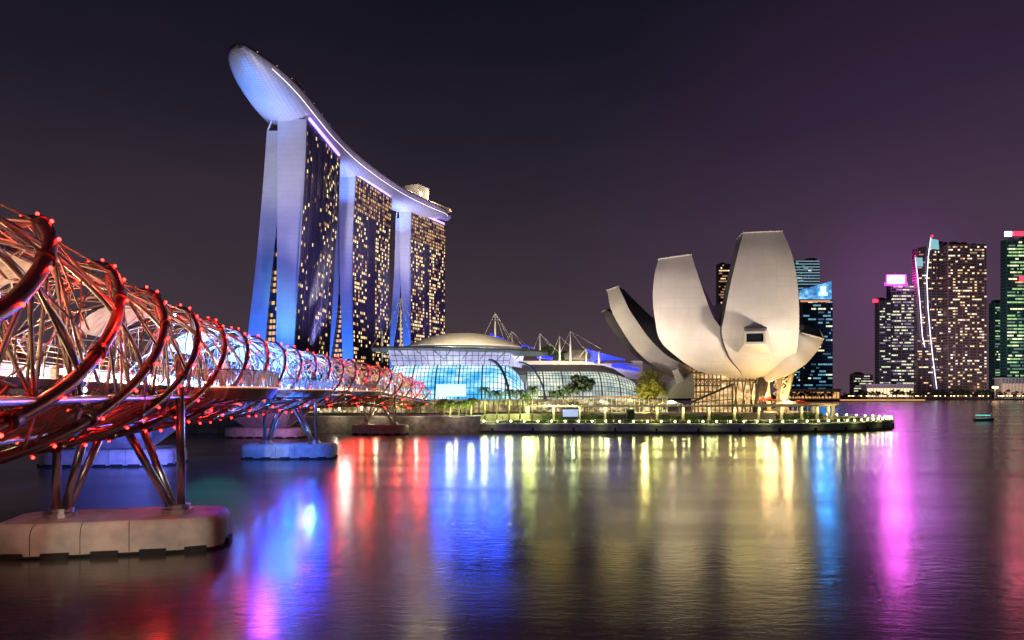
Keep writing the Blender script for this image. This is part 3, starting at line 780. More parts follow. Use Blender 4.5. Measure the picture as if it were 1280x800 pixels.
# clerestory with projecting flat roof
m = MB(); xl, xr = X_(489, YM), X_(636, YM)
m.quad((xl, YM + 1, Z_(457, YM)), (xr, YM + 1, Z_(457, YM)), (xr + 1, YM - 1.5, Z_(438, YM)), (xl - 1, YM - 1.5, Z_(438, YM)))
m.quad((xr, YM + 1, Z_(457, YM)), (xr + 5, YM + 24, Z_(457, YM)), (xr + 6, YM + 24, Z_(438, YM)), (xr + 1, YM - 1.5, Z_(438, YM)))
cl = m.build('clerestory', mall_top, M)
m = MB()
for k in range(20):
    f = k / 19; m.bar((lerp(xl, xr, f), YM + .7, Z_(457, YM)), (lerp(xl - 1, xr + 1, f), YM - 1.8, Z_(438, YM)), .10, 4)
for f in (.0, .33, .66, 1): m.bar((xl, YM + 1 - .3 - 2.5 * f, lerp(Z_(457, YM), Z_(438, YM), f)), (xr, YM + 1 - .3 - 2.5 * f, lerp(Z_(457, YM), Z_(438, YM), f)), .09, 4)
m.build('mullion_grid', mullion, cl)
def lens_roof(name, pxl, pxr, pyl, pyr, pyt, thick, Y, depth, mt, n=24, sag=.5):
    m = MB(); top = []; bot = []
    for i in range(n + 1):
        f = i / n; x = lerp(X_(pxl, Y), X_(pxr, Y), f); base = lerp(Z_(pyl, Y), Z_(pyr, Y), f)
        a = math.sin(math.pi * f) ** .8; dd = depth * (.15 + .85 * math.sin(math.pi * f) ** .6)
        top.append([Vector((x, Y - dd * .5, base + thick * .2)), Vector((x, Y - dd * .2, base + (Z_(pyt, Y) - Z_(pyl, Y)) * a)), Vector((x, Y + dd * .5, base + (Z_(pyt, Y) - Z_(pyl, Y)) * a))])
        bot.append([Vector((x, Y - dd * .5, base - thick * .2)), Vector((x, Y, base - thick * a * sag)), Vector((x, Y + dd * .5, base - thick))])
    m.grid(top); m.grid(bot)
    for i in range(n): m.quad(top[i][0], top[i + 1][0], bot[i + 1][0], bot[i][0])
    return m.build(name, mt, M)
lens_roof('projecting_roof', 464, 685, 434.5, 440, 431.5, 1.3, YM - 3, 22, mat('roof_metal', (.30, .27, .26), .5, .2), sag=.3)
cream = mat('shell_roof', (.72, .66, .55), .55, var=.08, vscale=.5)
lens_roof('shell_roof', 510, 652, 433, 434, 417, .5, YM + 22, 28, cream)
m = MB()
for k in range(9):                                       # slanting white props under the roof
    x = lerp(X_(478, YM), X_(655, YM), k / 8); m.bar((x, YM - 9, Z_(435 + k * .5, YM - 9)), (x + (3 if k < 4 else -3), YM - 1, Z_(449, YM)), .22, 5)
m.build('roof_prop', white_m, M)
m = MB(); m.tube([Vector((X_(652, YM) - 8 * (1 - math.cos(R_(v))) - 4, YM - 14 * math.cos(R_(v)) - 1, 3.9 + (Z_(450, YM) - 3.9) * math.sin(R_(v)))) for v in range(0, 91, 8)], .5, 6)
m.tube([Vector((X_(648, YM) + 10 - 10 * (1 - math.cos(R_(v))), YM - 8 * math.cos(R_(v)) + 4, 3.9 + (Z_(452, YM) - 3.9) * math.sin(R_(v)))) for v in range(0, 91, 8)], .35, 6)
m.build('arch_rib', mat('blue_steel', (.12, .2, .35), .4, .4), M)
# ground floor shopfront glazing
shop = glow_glass('shopfront', [(.3, (.015, .02, .01)), (.45, (.10, .07, .02)), (.53, (.42, .30, .12)), (.60, (1, .82, .45)), (.7, (.8, .9, 1))], .9, .35, 5)
m = MB(); m.quad((X_(380, 232), 232, 3.9), (X_(690, 232), 232, 3.9), (X_(690, 232), 232, Z_(500, 232)), (X_(380, 232), 232, Z_(500, 232)))
sf = m.build('shopfront', shop, M)
m = MB()
for k in range(52): x = lerp(X_(380, 232), X_(690, 232), k / 51); m.bar((x, 231.7, 3.9), (x, 231.7, Z_(499, 232)), .13 if k % 3 else .3, 4)
m.box((X_(535, 231), 230.5, Z_(500, 231)), (X_(690, 231) - X_(380, 231), 5, .5)); m.build('frame', white_m, sf)
m = MB(); scr = mat('screen_white', (.8, .9, 1), .5, emit=(.45, .85, 1), es=1.5, var=0)
m.box((X_(564, 236), 236, Z_(488, 236)), (X_(583, 236) - X_(546, 236), .6, 3.9)); m.build('entrance_screen', scr, M)
m = MB(); m.box((X_(535, 231), 231.5, Z_(504, 231)), (.01, .01, .01))
# blue lit roof fins
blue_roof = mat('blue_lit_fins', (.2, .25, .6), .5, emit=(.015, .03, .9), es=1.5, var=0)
def fins(px0, px1, pyt0, pyt1, pyb0, pyb1, n, Y):
    m = MB()
    for k in range(n):
        f0, f1 = k / n, (k + .85) / n
        a0, a1 = lerp(px0, px1, f0), lerp(px0, px1, f1); zt = Z_(lerp(pyt0, pyt1, f0), Y); zb = Z_(lerp(pyb0, pyb1, f0), Y)
        m.box8([(X_(a0, Y), Y, zb), (X_(a1, Y), Y, zb), (X_(a1, Y), Y + 8, zb), (X_(a0, Y), Y + 8, zb), (X_(a0, Y), Y + 3, zt), (X_(a1, Y), Y + 3, zt), (X_(a1, Y), Y + 10, zt), (X_(a0, Y), Y + 10, zt)])
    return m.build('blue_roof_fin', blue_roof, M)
YR = 310
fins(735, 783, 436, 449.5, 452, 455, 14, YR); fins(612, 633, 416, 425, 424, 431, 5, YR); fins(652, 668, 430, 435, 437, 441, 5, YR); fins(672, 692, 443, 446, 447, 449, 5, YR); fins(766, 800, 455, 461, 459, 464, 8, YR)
m = MB(); m.box((X_(715, YR + 4), YR + 12, Z_(462, YR)), (X_(805, YR) - X_(625, YR), 14, 8)); m.build('roof_terrace', cream, M)
m = MB()
for a_, b_, yt, yb in ((640, 668, 433, 443), (705, 738, 437, 450), (742, 790, 450, 455)):
    g = []
    for i in range(9):
        f = i / 8; x = lerp(X_(a_, YR), X_(b_, YR), f); g.append([Vector((x, YR - 4, Z_(yb, YR))), Vector((x, YR, Z_(lerp(yb, yt, math.sin(math.pi * (.2 + .6 * f))), YR))), Vector((x, YR + 10, Z_(lerp(yb, yt, .8), YR)))])
    m.grid(g)
m.build('cream_canopy', cream, M)
# masts with cables
mast_m = mat('white_mast', (.7, .68, .62), .5)
def mast(px, pyt, pyb, Y, cables, label, r=.42):
    b0 = P(px, pyb, Y); b0.z -= 2; tp = P(px, pyt, Y)
    t = thing('roof_mast', label, 'mast', tuple(b0), 'masts along the mall roof')
    m = MB(); m.tube([b0, b0.lerp(tp, .5), tp], [r * .8, r, r * .45], 6); m.build('pole', mast_m, t)
    m = MB()
    for (dx, dy) in cables: m.bar(tp, P(px + dx, pyt + dy, Y), .09, 3)
    if cables: m.build('cable', mast_m, t)
mast(619, 391, 433, 290, ((14, 42), (24, 46), (-20, 42), (30, 48)), 'tallest white mast right of the cream shell roof')
mast(640, 414, 447, 300, ((-10, 20), (14, 20), (28, 28)), 'white mast beside the first blue roof fins')
mast(675, 417, 448, 305, ((-9, 22), (13, 16), (24, 24)), 'white mast at the left end of the roof terrace trees')
mast(699.5, 420, 449, 305, ((-9, 22), (12, 12)), 'white mast at the right end of the roof terrace trees')
mast(713, 414, 448, 305, ((38, 22), (22, 28), (-12, 26)), 'white mast with long cables left of the large blue fins')
mast(733, 435, 451, 306, ((-9, 12),), 'short white mast at left edge of the large blue fins')
mast(749, 439, 451, 306, (), 'short white mast in the middle of the large blue fins', .6)
mast(500.7, 372, 434, 285, ((-22, 52), (-9, 60), (12, 52), (30, 60)), 'white mast in front of the farthest hotel tower')
mast(477.6, 413, 447, 285, ((-14, 22),), 'short white mast left of the projecting mall roof')
spot('mall_roof_fill', (X_(560, 246), 247, 30), P(585, 422, YM + 18), 5.0e4, (1, .82, .58), 130, .8, 1)  # added unseen fills, here and below, that brighten the mall roofs
spot('mall_roof_fill', (X_(612, 246), 247, 30), P(600, 422, YM + 18), 5.0e4, (1, .82, .6), 130, .8, 1)
spot('mall_roof_fill', (X_(720, 290), 292, 14), P(715, 445, YR), 3.5e4, (1, .82, .55), 120, .8, 1)
for px in (680, 740): spot('mall_roof_fill', (X_(px, 262), 262, 26), P(px, 458, YM + 30), 7e3, (1, .86, .7), 140, .8, 1)

# ================================================================== LOTUS MUSEUM
A = thing('lotus_museum', 'pale lotus shaped museum with tall curved petals on the promenade', 'museum', (X_(930, 228), 228, 4.2))
shell = mat('museum_shell', (.60, .55, .50), .50, var=.10, vscale=.16)
add_joints(shell, 2, 3.1, (.575, .527, .48)); add_joints(shell, 0, 4.2, (.58, .53, .483))
shell_shade = mat('petal_side_shade', (.055, .055, .06), .45, .1, var=.2, vscale=.3)  # same cladding as the shell, with its shade put into the colour
skyl = mat('skylight_glass', (.012, .016, .02), .12, spec=.8)
def petal(name, rows, thick, bul, nsub=6, ns=8, parent=A, side=shell_shade, face=None):
    """rows: (pxL, pyL, pxR, pyR, Y) from root to tip; thick(f) -> inward vector in metres"""
    n = len(rows); F_ = []
    tabs = [[(i, r[c]) for i, r in enumerate(rows)] for c in range(5)]
    NR = (n - 1) * nsub
    for k in range(NR + 1):
        x = (n - 1) * k / NR; v = [sinterp(tb, x) for tb in tabs]; a = P(v[0], v[1], v[4]); b = P(v[2], v[3], v[4])
        F_.append([a.lerp(b, j / ns) + Vector((0, -1, -.12)) * (bul * (b - a).length * (1 - (2 * j / ns - 1) ** 2)) for j in range(ns + 1)])
    Bk = [[q + thick(k / NR) for q in row] for k, row in enumerate(F_)]
    m = MB(); m.grid(F_); o = m.build(name, face or shell, parent)
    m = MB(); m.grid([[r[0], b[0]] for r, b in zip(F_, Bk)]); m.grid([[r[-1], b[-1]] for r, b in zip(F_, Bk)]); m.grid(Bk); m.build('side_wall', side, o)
    m = MB(); tF, tB = F_[-1], Bk[-1]
    m.grid([tF, tB]); m.build('tip_skylight', skyl, o)
    m = MB(); m.tube([q + Vector((0, -.05, .1)) for q in tF], .28, 5); m.tube([tF[-1], tB[-1]], .22, 5); m.tube([tF[0], tB[0]], .22, 5); m.build('tip_rim', shell, o)
    return o
V = Vector
petal('petal', [(930, 477, 962, 478, 229), (926, 465, 984, 466, 224), (912, 446, 994, 445, 219), (902.5, 418, 998, 421, 215.5), (906, 392, 999, 392, 213.5), (913, 356, 997, 355, 212.5), (922, 318, 990, 318, 212.5), (929, 291, 978, 289, 213.5)],
      lambda f: V((-.2 + .5 * f, 3 + 4 * f, -.5)), .055)
petal('petal', [(915, 474, 947, 479, 230), (890, 469, 936, 468, 226), (868, 461, 922, 452, 222), (846, 446, 911, 431, 219), (825.5, 426, 902.5, 412, 217), (819, 401, 890.5, 394, 215.5), (816, 373, 880, 366, 215), (818, 345, 871.5, 341, 215), (823, 324, 864, 318, 216)],
      lambda f: V((.6 + 5.4 * math.sin(math.pi * (.15 + .62 * f)) - 1.5 * f, 4 + 8 * f, -1.2 * f)), .07)
petal('petal', [(885, 478, 905, 466, 236), (855, 476, 872, 462, 234), (834, 467.5, 850, 453, 232), (817, 457, 834, 444.5, 230), (802, 445, 819, 431, 228.5), (790, 431.5, 807, 417, 227.5), (779.5, 416, 797, 402.5, 227), (770, 400, 787.5, 388.5, 227), (763, 384, 780, 373, 227), (759, 363, 773, 357.5, 228)],
      lambda f: V((3.2 + 8 * math.sin(math.pi * f) ** 1.0 * (1 - .3 * f), 5 + 2 * f, .3 - .8 * f)), .07)
petal('petal', [(870, 480, 880, 470, 246), (835, 471, 846, 460, 246), (806, 454, 817, 444, 246), (788, 440, 797, 430, 246), (775, 426, 785, 415, 246), (764, 411, 774, 402, 247), (757, 399, 767, 393, 247), (752, 390, 758, 387, 248)],
      lambda f: V((1.6 + 1.5 * math.sin(math.pi * f), 5, 1.0)), .07, face=mat('petal_shade', (.16, .15, .15), .5))  # rear petal: shell with its shade put into a darker grey
petal('petal', [(950, 466, 944, 480, 227), (960, 452, 968, 475, 222.8), (970, 441, 989, 466, 220), (982, 431, 1005, 457, 219), (992, 423, 1015, 447, 220), (997, 417, 1024, 435, 220), (1000, 416, 1030, 424, 220.5)],
      lambda f: V((-.9 * f, 1.2, .5 + 2.6 * f)), .08)
petal('petal', [(905, 455, 925, 455, 250), (893, 425, 918, 425, 252), (889, 400, 914, 400, 255), (889, 384, 911, 378, 257)], lambda f: V((0, 4, 0)), .06, parent=A, side=shell_shade)
# bowl underside closing the roots
m = MB(); c0 = P(938, 470, 236)
g = []
for i in range(9):
    v = R_(90 * i / 8); g.append([c0 + V((math.cos(a) * 19 * math.sin(v) ** .9, math.sin(a) * 12 * math.sin(v) ** .9, 8.5 - 10.5 * math.cos(v))) for a in [2 * math.pi * j / 28 for j in range(28)]])
m.grid(g, 0, True, True); m.build('bowl', shell, A)
# low petal end facing the water: framed dark window with flaring cheeks
m = MB(); Yw = 207.0
i0, i1, i2, i3 = P(933, 417, Yw), P(954.5, 416.5, Yw), P(954.5, 427, Yw), P(933, 427.5, Yw)
o0, o1, o2, o3 = P(930.5, 414.5, Yw), P(957, 414, Yw), P(957, 429.5, Yw), P(930.5, 430, Yw)
for a_, b_, c_, d_ in ((o0, o1, i1, i0), (o1, o2, i2, i1), (o2, o3, i3, i2), (o3, o0, i0, i3)): m.quad(a_, b_, c_, d_)
w0, w1, w2, w3 = P(929, 408, 216), P(960, 408, 216), P(966, 443, 217), P(922, 441, 217)
m.quad(o0, o3, w3, w0); m.quad(o1, w1, w2, o2); m.quad(o0, w0, w1, o1); m.quad(o3, o2, w2, w3)
b_ = m.build('window_bay', shell, A)
m = MB(); m.quad(*[q + V((0, .5, 0)) for q in (i0, i1, i2, i3)]); m.build('pane', skyl, b_)
# base: steel lattice drum, warm lobby, columns
lobby = glow_glass('museum_lobby', [(.3, (.10, .05, .02)), (.45, (.45, .26, .09)), (.55, (1, .62, .25)), (.7, (1, .9, .65))], 1.1, .45, 3)
m = MB()
def wall(mb, px0, px1, py0, py1, Y, Y2=None): mb.quad(P(px0, py0, Y), P(px1, py0, Y2 or Y), P(px1, py1, Y2 or Y), P(px0, py1, Y))
wall(m, 866, 900, 518, 459, 226); wall(m, 900, 944, 518, 472, 226, 230)
lb = m.build('lobby_glazing', lobby, A)
lat = mat('lattice_steel', (.22, .17, .13), .5, .4)
m = MB()
for k in range(8): f = k / 7; m.bar(P(lerp(865, 901, f), 516, 225.3), P(lerp(865, 901, f), 459, 225.3), .22, 4)
for py in (459, 466, 474, 482, 490, 498): m.bar(P(864, py, 225.2), P(902, py, 225.2), .25, 4)
for k in range(7):
    f0, f1 = k / 7, (k + 1) / 7
    for (a_, b_) in ((459, 466), (474, 482)): m.bar(P(lerp(865, 901, f0), a_, 225.2), P(lerp(865, 901, f1), b_, 225.2), .12, 4); m.bar(P(lerp(865, 901, f0), b_, 225.2), P(lerp(865, 901, f1), a_, 225.2), .12, 4)
for k in range(9): f = k / 8; m.bar(P(lerp(903, 942, f), 516, 225.5), P(lerp(903, 942, f) + (5 if k % 2 else -5), 473, 227), .28, 4)
m.bar(P(902, 476, 225.4), P(945, 476, 227), .3, 4); m.build('lattice_frame', lat, lb)
# glass entrance wedge with slanting roof
m = MB(); wall(m, 868, 915, 515, 503, 219); m.poly([P(868, 503, 219), P(915, 503, 219), P(915, 482, 219), P(900, 486, 219)][:4])
wdg = m.build('entrance_wedge', lobby, A)
m = MB(); m.bar(P(864, 503, 218.5), P(917, 480, 218.5), .35, 4); m.bar(P(916, 480, 218.5), P(916, 516, 218.5), .35, 4)
for k in range(10): f = k / 9; m.bar(P(lerp(868, 915, f), 516, 218.6), P(lerp(868, 915, f) , lerp(502, 481, f), 218.6), .14, 4)
m.bar(P(868, 503, 218.6), P(916, 499, 218.6), .14, 4); m.build('frame', dark_steel, wdg)
# stair shed at the left
m = MB()
m.box8([P(820, 498, 222), P(868, 498, 222), P(868, 498, 234), P(826, 498, 234), P(838, 476, 224), P(866, 466, 224), P(868, 466, 234), P(846, 476, 234)])
m.box8([P(846, 480, 220), P(855, 476, 220), P(858, 470, 228), P(848, 470, 228), P(840, 463, 220), P(847, 461, 220), P(850, 460, 228), P(842, 461, 228)])
m.build('stair_shed', mat('ribbed_metal', (.30, .30, .31), .5, .3, vscale=2), A)
m = MB()
for a_, b_, r0, r1 in ((P(945, 517, 222), P(953, 474, 226), 1.1, 1.3), (P(950, 517, 222), P(956, 474, 226), 1.0, 1.2)): m.tube([a_, b_], [r0, r1], 10)
m.build('column', dark_steel, A)
for px_, tx, Yc in ((978, 990, 234), (962, 958, 238), (985, 968, 240), (925, 915, 240), (972, 975, 226)):
    m = MB(); m.tube([P(px_, 517, Yc), P(tx, 466, Yc)], [.7, .9], 8)
    if Yc in (234, 226):
        for k in range(4): m.bar(P(px_ - 5, 512 - 10 * k, Yc), P(px_ + 8, 502 - 10 * k, Yc), .25, 4); m.bar(P(px_ + 8, 512 - 10 * k, Yc), P(px_ - 5, 502 - 10 * k, Yc), .25, 4)
    m.build('column', mat('warm_column', (.6, .52, .42), .6), A)
for px_, Yl, e_ in ((948, 224, 1.5e4), (968, 229, 2.0e4), (985, 226, 1.2e4), (905, 231, 1.0e4), (940, 240, 9e3), (958, 219, 1.0e4)):
    point('museum_uplight', P(px_, 494, Yl), e_ * .4, (1, .62, .22), .6)
spot('museum_flood', (30, 188, 5), P(850, 385, 216), 8.6e4, (1, .84, .78), 66, .9, 2)
spot('museum_flood', (96, 186, 5), P(955, 370, 212), 9.6e4, (1, .84, .71), 75, .9, 2)
spot('museum_flood', (5, 196, 6), P(800, 420, 228), 7.5e4, (1, .82, .58), 60, .9, 2)
spot('museum_low_flood', (104, 208, 4), P(990, 445, 222), 2.4e4, (1, .66, .25), 80, .9, 2)

# ================================================================== PROMENADE FURNITURE
lens_m = mat('quay_lens', (1, 1, .8), .5, emit=(.92, 1, .34), es=110, var=0)
house = mat('lamp_house', (.2, .2, .2), .5, .5)
def proto_lamp():
    t = thing('quay_lamp', 'small round lamp glowing yellow green on the quay edge', 'lamp', (0, 0, 0), 'lamps along the quay edge')
    m = MB(); m.lathe((0, 0, 0), [(.22, 0), (.22, .12), (.12, .14), (.12, .42), (.02, .42)], 8); m.build('post', house, t)
    m = MB(); m.ball((0, 0, .56), .16, 0, 8, 6); m.build('lens', lens_m, t)
    return t
lp = None
for p, d in resample(arc, 3.45, .8):
    loc = (p.x, p.y, QZ + .12)
    if lp is None: lp = proto_lamp(); lp.location = loc
    else: copy_tree(lp, loc)
lampside = resample(arc, 13.8, 3)
for p, d in lampside: point('quay_glow', (p.x + d.y * 1.5, p.y - d.x * 1.5, QZ + .8), 70, (.85, 1, .35), .2); point('quay_glow', (p.x - d.y * 3.5, p.y + d.x * 3.5, QZ + 1.0), 200, (.8, 1, .25), .3)
# railing on the quay
t = thing('quay_railing', 'thin steel railing behind the lamps along the curved quay', 'railing', (46, 184, QZ))
m = MB(); inn = offs(arc, -3.0)
pr = [V((p.x, p.y, QZ)) for p in inn]; m.tube([q + V((0, 0, 1.05)) for q in pr], .035, 4); m.tube([q + V((0, 0, .55)) for q in pr], .025, 4); m.build('rail', steel, t)
m = MB()
for p, d in resample(inn, 2.4, .5):
    m = MB(); m.bar((p.x, p.y, QZ), (p.x, p.y, QZ + 1.05), .035, 4); m.build('post', steel, t)
# pergola
col_m = mat('pergola_column', (.62, .55, .38), .6)
perg = smooth_path([(4, 206), (20, 205), (46, 203.5), (62, 203.5), (76, 206), (86, 210), (94, 216), (99.5, 223), (101.5, 231), (99, 240)], 2)
for lab, sub in (('long flat roofed pergola on lit columns curving along the quay', perg),):
    t = thing('pergola', lab, 'pergola', (50, 205, QZ))
    m = MB(); a, b = offs(sub, 1.3), offs(sub, -1.3); ribbon(m, a, b, QZ + 3.95, QZ + 4.35); m.build('roof', mat('pergola_roof', (.45, .42, .34), .6), t)
    m = MB()
    for p, d in resample(sub, 1.3, .2): m.box((p.x, p.y, QZ + 4.5), (.18, 3.3, .28), rz=math.atan2(d.y, d.x))
    m.build('slats', col_m, t)
    for i, (p, d) in enumerate(resample(sub, 7.3, .6)):
        m = MB(); m.box((p.x, p.y, QZ + 2), (.62, .62, 3.9)); m.box((p.x, p.y, QZ + .25), (.85, .85, .5)); m.build('column', col_m, t)
        point('pergola_lamp', (p.x + d.y * 1.2, p.y - d.x * 1.2, QZ + 3.0), 190, (1, .86, .38), .2)
# hedges
def hedge(pa, z0, h, w_, label, mt=leaf):
    t = MB(); rr = random.Random(len(label) * 7 + int(h * 10))
    for p, d in resample(pa, .32, 0):
        for k in range(9):
            q = V((p.x + rr.uniform(-w_, w_) , p.y + rr.uniform(-w_, w_), z0 + rr.uniform(.05, h) * (.8 + .2 * math.sin(p.x * .9))))
            s_ = rr.uniform(.14, .34); n1 = V((rr.uniform(-1, 1), rr.uniform(-1, 1), rr.uniform(-1, 1))).normalized(); n2 = n1.cross(V((rr.random(), 1, rr.random()))).normalized()
            t.quad(q - n1 * s_, q - n2 * s_, q + n1 * s_, q + n2 * s_)
    ribbon(t, offs(pa, w_ * .6), offs(pa, -w_ * .6), z0, z0 + h * .72)
    return tag(t.build('hedge', mt, origin=(pa[0].x, pa[0].y, z0)), label, 'hedge', 'hedges behind the pergola')
hd = offs(perg, -3.2)
def seg(path, xa, xb): return [p for p in path if xa <= p.x <= xb and p.y < 226]
hedge(seg(hd, 5, 30), QZ, 1.9, 1.0, 'clipped green hedge under the left half of the pergola')
hedge(seg(hd, 42, 66), QZ, 1.8, 1.0, 'clipped green hedge in front of the museum entrance')
hedge(seg(hd, 76, 95), QZ, 2.0, 1.1, 'dense green hedge at the round end of the promenade')
hedge(seg(offs(arc, -9), -4, 105), QZ, .45, .9, 'low green ground hedge between quay lamps and pergola')

# trees
def crown_mesh(rr, c, rx, ry, rz, nclump, nleaf, ls):
    m = MB(); c = V(c)
    for k in range(nclump):
        while True:
            q = V((rr.uniform(-1, 1), rr.uniform(-1, 1), rr.uniform(-1, 1)))
            if .25 < q.length < 1: break
        cc = c + V((q.x * rx, q.y * ry, q.z * rz)); cr_ = rr.uniform(.16, .30) * min(rx, rz) * 1.3
        for j in range(nleaf):
            d = V((rr.gauss(0, 1), rr.gauss(0, 1), rr.gauss(0, .8))); d = d.normalized() * (rr.random() ** .4) * cr_
            p = cc + d; n1 = V((rr.uniform(-1, 1), rr.uniform(-1, 1), rr.uniform(-1, 1))).normalized(); n2 = n1.cross(V((rr.random(), .5, 1))).normalized(); s_ = ls * rr.uniform(.6, 1.3)
            m.quad(p - n1 * s_, p - n2 * s_ * .6, p + n1 * s_, p + n2 * s_ * .6)
    return m
def tree(name, loc, h, crowns, label, mt, seed, group=None, r=.3):
    rr = random.Random(seed); t = thing(name, label, 'tree', loc, group); b = V(loc)
    m = MB(); fork = b + V((0, 0, h * .35)); m.tube([b, b.lerp(fork, .5) + V((.1, 0, 0)), fork], [r, r * .8, r * .7], 7)
    for (c, rx, ry, rz) in crowns: m.tube([fork, fork.lerp(V(c), .6), V(c)], [r * .55, r * .35, r * .15], 5)
    m.build('trunk', bark, t)
    m = MB()
    for (c, rx, ry, rz) in crowns:
        q = crown_mesh(rr, c, rx, ry, rz, int(20 + rx * 9), 90, .24); k0 = len(m.v); m.v += q.v; m.f += [tuple(i + k0 for i in f) for f in q.f]; m.mi += q.mi; m.sm += q.sm
    m.build('crown', mt, t); return t
Yt = 209
tree('spreading_tree', tuple(V((X_(712, Yt), Yt, 4.2))), 8, [(P(731, 480, Yt), 3.2, 2.6, 2.0), (P(712, 487, Yt), 3.4, 2.6, 1.7), (P(695, 492, Yt), 2.4, 2, 1.2), (P(722, 474, Yt), 2.2, 2, 1.3)], 'dark spreading tree in front of the right glass vault', leaf_dark, 3)
Yt = 224
tree('round_tree', tuple(V((X_(813, Yt), Yt, 4.2))), 8, [(P(814, 478, Yt), 3.6, 3, 3.4), (P(806, 489, Yt), 3.0, 2.6, 2.4), (P(822, 487, Yt), 3.0, 2.6, 2.4), (P(814, 468, Yt), 2.2, 2, 1.6)], 'yellow green tree beside the museum stair shed', mat('leaf_yellow', (.15, .15, .03), .6, var=.4, vscale=.5), 4)
point('tree_lamp', P(806, 499, 217), 5000, (1, .85, .25), .3); point('tree_lamp', P(716, 503, 203), 700, (.7, .9, .4), .3)
for k, (px, py) in enumerate(((680, 440), (687, 437), (695, 441), (705, 446))):
    c = P(px, py, 318); tree('roof_terrace_tree', tuple(c - V((0, 0, 4))), 5, [(c, 2.6, 2.2, 2.0)], 'small warm lit tree on the mall roof terrace', leaf, 30 + k, 'trees on the mall roof terrace', .15)
def palm(loc, h, seed, label, group='palms by the mall', n=19, fl=2.6):
    rr = random.Random(seed); t = thing('palm_tree', label, 'palm tree', loc, group); b = V(loc); tp = b + V((rr.uniform(-.2, .2), 0, h))
    m = MB(); m.tube([b, b.lerp(tp, .5) + V((.08, 0, 0)), tp], [.24, .17, .14], 7); m.build('trunk', bark, t)
    m = MB()
    for k in range(n):
        an = 2 * math.pi * k / n + rr.uniform(-.2, .2); el = rr.uniform(-.2, 1.1); L_ = fl * rr.uniform(.8, 1.1)
        pts = []
        for j in range(7):
            f = j / 6; rr_ = L_ * f * (1 - .18 * f) * math.cos(el * .7); pts.append(tp + V((math.cos(an) * rr_, math.sin(an) * rr_, L_ * (math.sin(el) * f - (.75 + .3 * el) * f * f))))
        sd = V((-math.sin(an), math.cos(an), 0))
        for j in range(6):
            for q in (0, .5):
                c0 = pts[j].lerp(pts[j + 1], q); w_ = .85 * (1 - (j / 6) ** 2 * .7)
                for sg in (-1, 1): m.poly([c0, c0 + (pts[j + 1] - pts[j]) * .35, c0 + sd * sg * w_ + (pts[j + 1] - pts[j]) * .6 - V((0, 0, .28))])
        m.tube([q_ for q_ in pts], .03, 3)
    m.build('crown', palm_leaf, t); return t
base_palms = []
for k, (px, top, Y) in enumerate(((606, 486, 202), (621, 490, 203), (636, 488.5, 202), (650, 489, 203), (665, 485, 202), (555, 500, 200), (562.5, 502, 197), (574, 503, 198), (589, 499, 197), (583, 502, 201), (657, 494, 207), (550, 504, 203))):
    z = 3.9 if px < 600 else 2.3
    zb = 3.9; loc = (X_(px, Y), Y, 3.9 if X_(px, Y) < -8 else (QZ if Y < 204 else 4.2))
    big = k < 5
    palm(loc, Z_(top, Y) - loc[2], 50 + k, ('tall slender palm' if big else 'short bushy palm') + (' standing by the glass mall front' if big else ' on the sea wall promenade near the bridge end'), 'tall palms by the mall' if big else 'short palms near the bridge end', fl=3.3 if big else 2.7)
    if k % 2 == 0: point('palm_uplight', (loc[0], loc[1] - 1.6, loc[2] + (4.4 if big else 1.4)), 1500, (.85, 1, .3), .8)
# small stepped kiosks, planters, people on the promenade
def box_thing(name, label, cat, px, py, Y, dims, mt, group=None, extra=None):
    c = P(px, py, Y); t = thing(name, label, cat, (c.x, c.y, c.z), group)
    m = MB(); m.box((c.x, c.y, c.z + dims[2] / 2), dims); m.build('body', mt, t)
    if extra: extra(t, c)
    return t
def ad_(t, c):
    m = MB(); m.box((c.x, c.y - .25, c.z + 1.5), (4.3, .1, 2.0)); m.build('lit_panel', mat('ad_light', (.6, .7, .9), .5, emit=(.35, .45, .8), es=.9, var=0), t)
box_thing('notice_board', 'wide blue lit notice board beneath the pergola', 'sign', 713, 523, 201, (4.8, .35, 2.9), dark_steel, extra=ad_)
def cap(t, c): m = MB(); m.box((c.x, c.y, c.z + 3.35), (2.4, 2.0, .3)); m.build('lid', concrete, t)
box_thing('service_kiosk', 'green clad service kiosk between two pergola bays', 'kiosk', 788, 527, 200, (2.0, 1.6, 3.2), leaf_dark, extra=cap)
box_thing('service_cabinet', 'dark louvred cabinet right of the service kiosk', 'cabinet', 775, 527, 198.5, (3.4, 1.2, 1.9), dark_steel, extra=lambda t, c: None)
# plaza tents / low pavilions by the museum
def tent(px, Y, w_, h_, col_, label):
    c = V((X_(px, Y), Y, 4.2)); t = thing('plaza_tent', label, 'tent', tuple(c), 'tents on the plaza')
    m = MB()
    for sx in (-1, 1):
        for sy in (-1, 1): m.bar(c + V((sx * w_ / 2, sy * 1.5, 0)), c + V((sx * w_ / 2, sy * 1.5, h_ * .65)), .07, 4)
    m.build('frame', white_m, t); m = MB()
    ap = c + V((0, 0, h_)); q = [c + V((sx * (w_ / 2 + .2), sy * 1.7, h_ * .65)) for sx, sy in ((-1, -1), (1, -1), (1, 1), (-1, 1))]
    for k in range(4): m.poly([q[k], q[(k + 1) % 4], ap])
    m.build('roof', col_, t)
redcl = mat('red_canvas', (.5, .06, .05), .7); whcl = mat('white_canvas', (.75, .72, .68), .7)
tent(959, 219, 4.5, 5.4, redcl, 'red peaked tent right of the museum column')
tent(984, 219, 5, 4.2, whcl, 'white peaked tent among the plaza stalls'); tent(1000, 221, 6, 4.0, redcl, 'low red tent at the right end of the stalls')
tent(838, 217, 6.5, 4.0, whcl, 'white peaked tent left of the glass entrance')
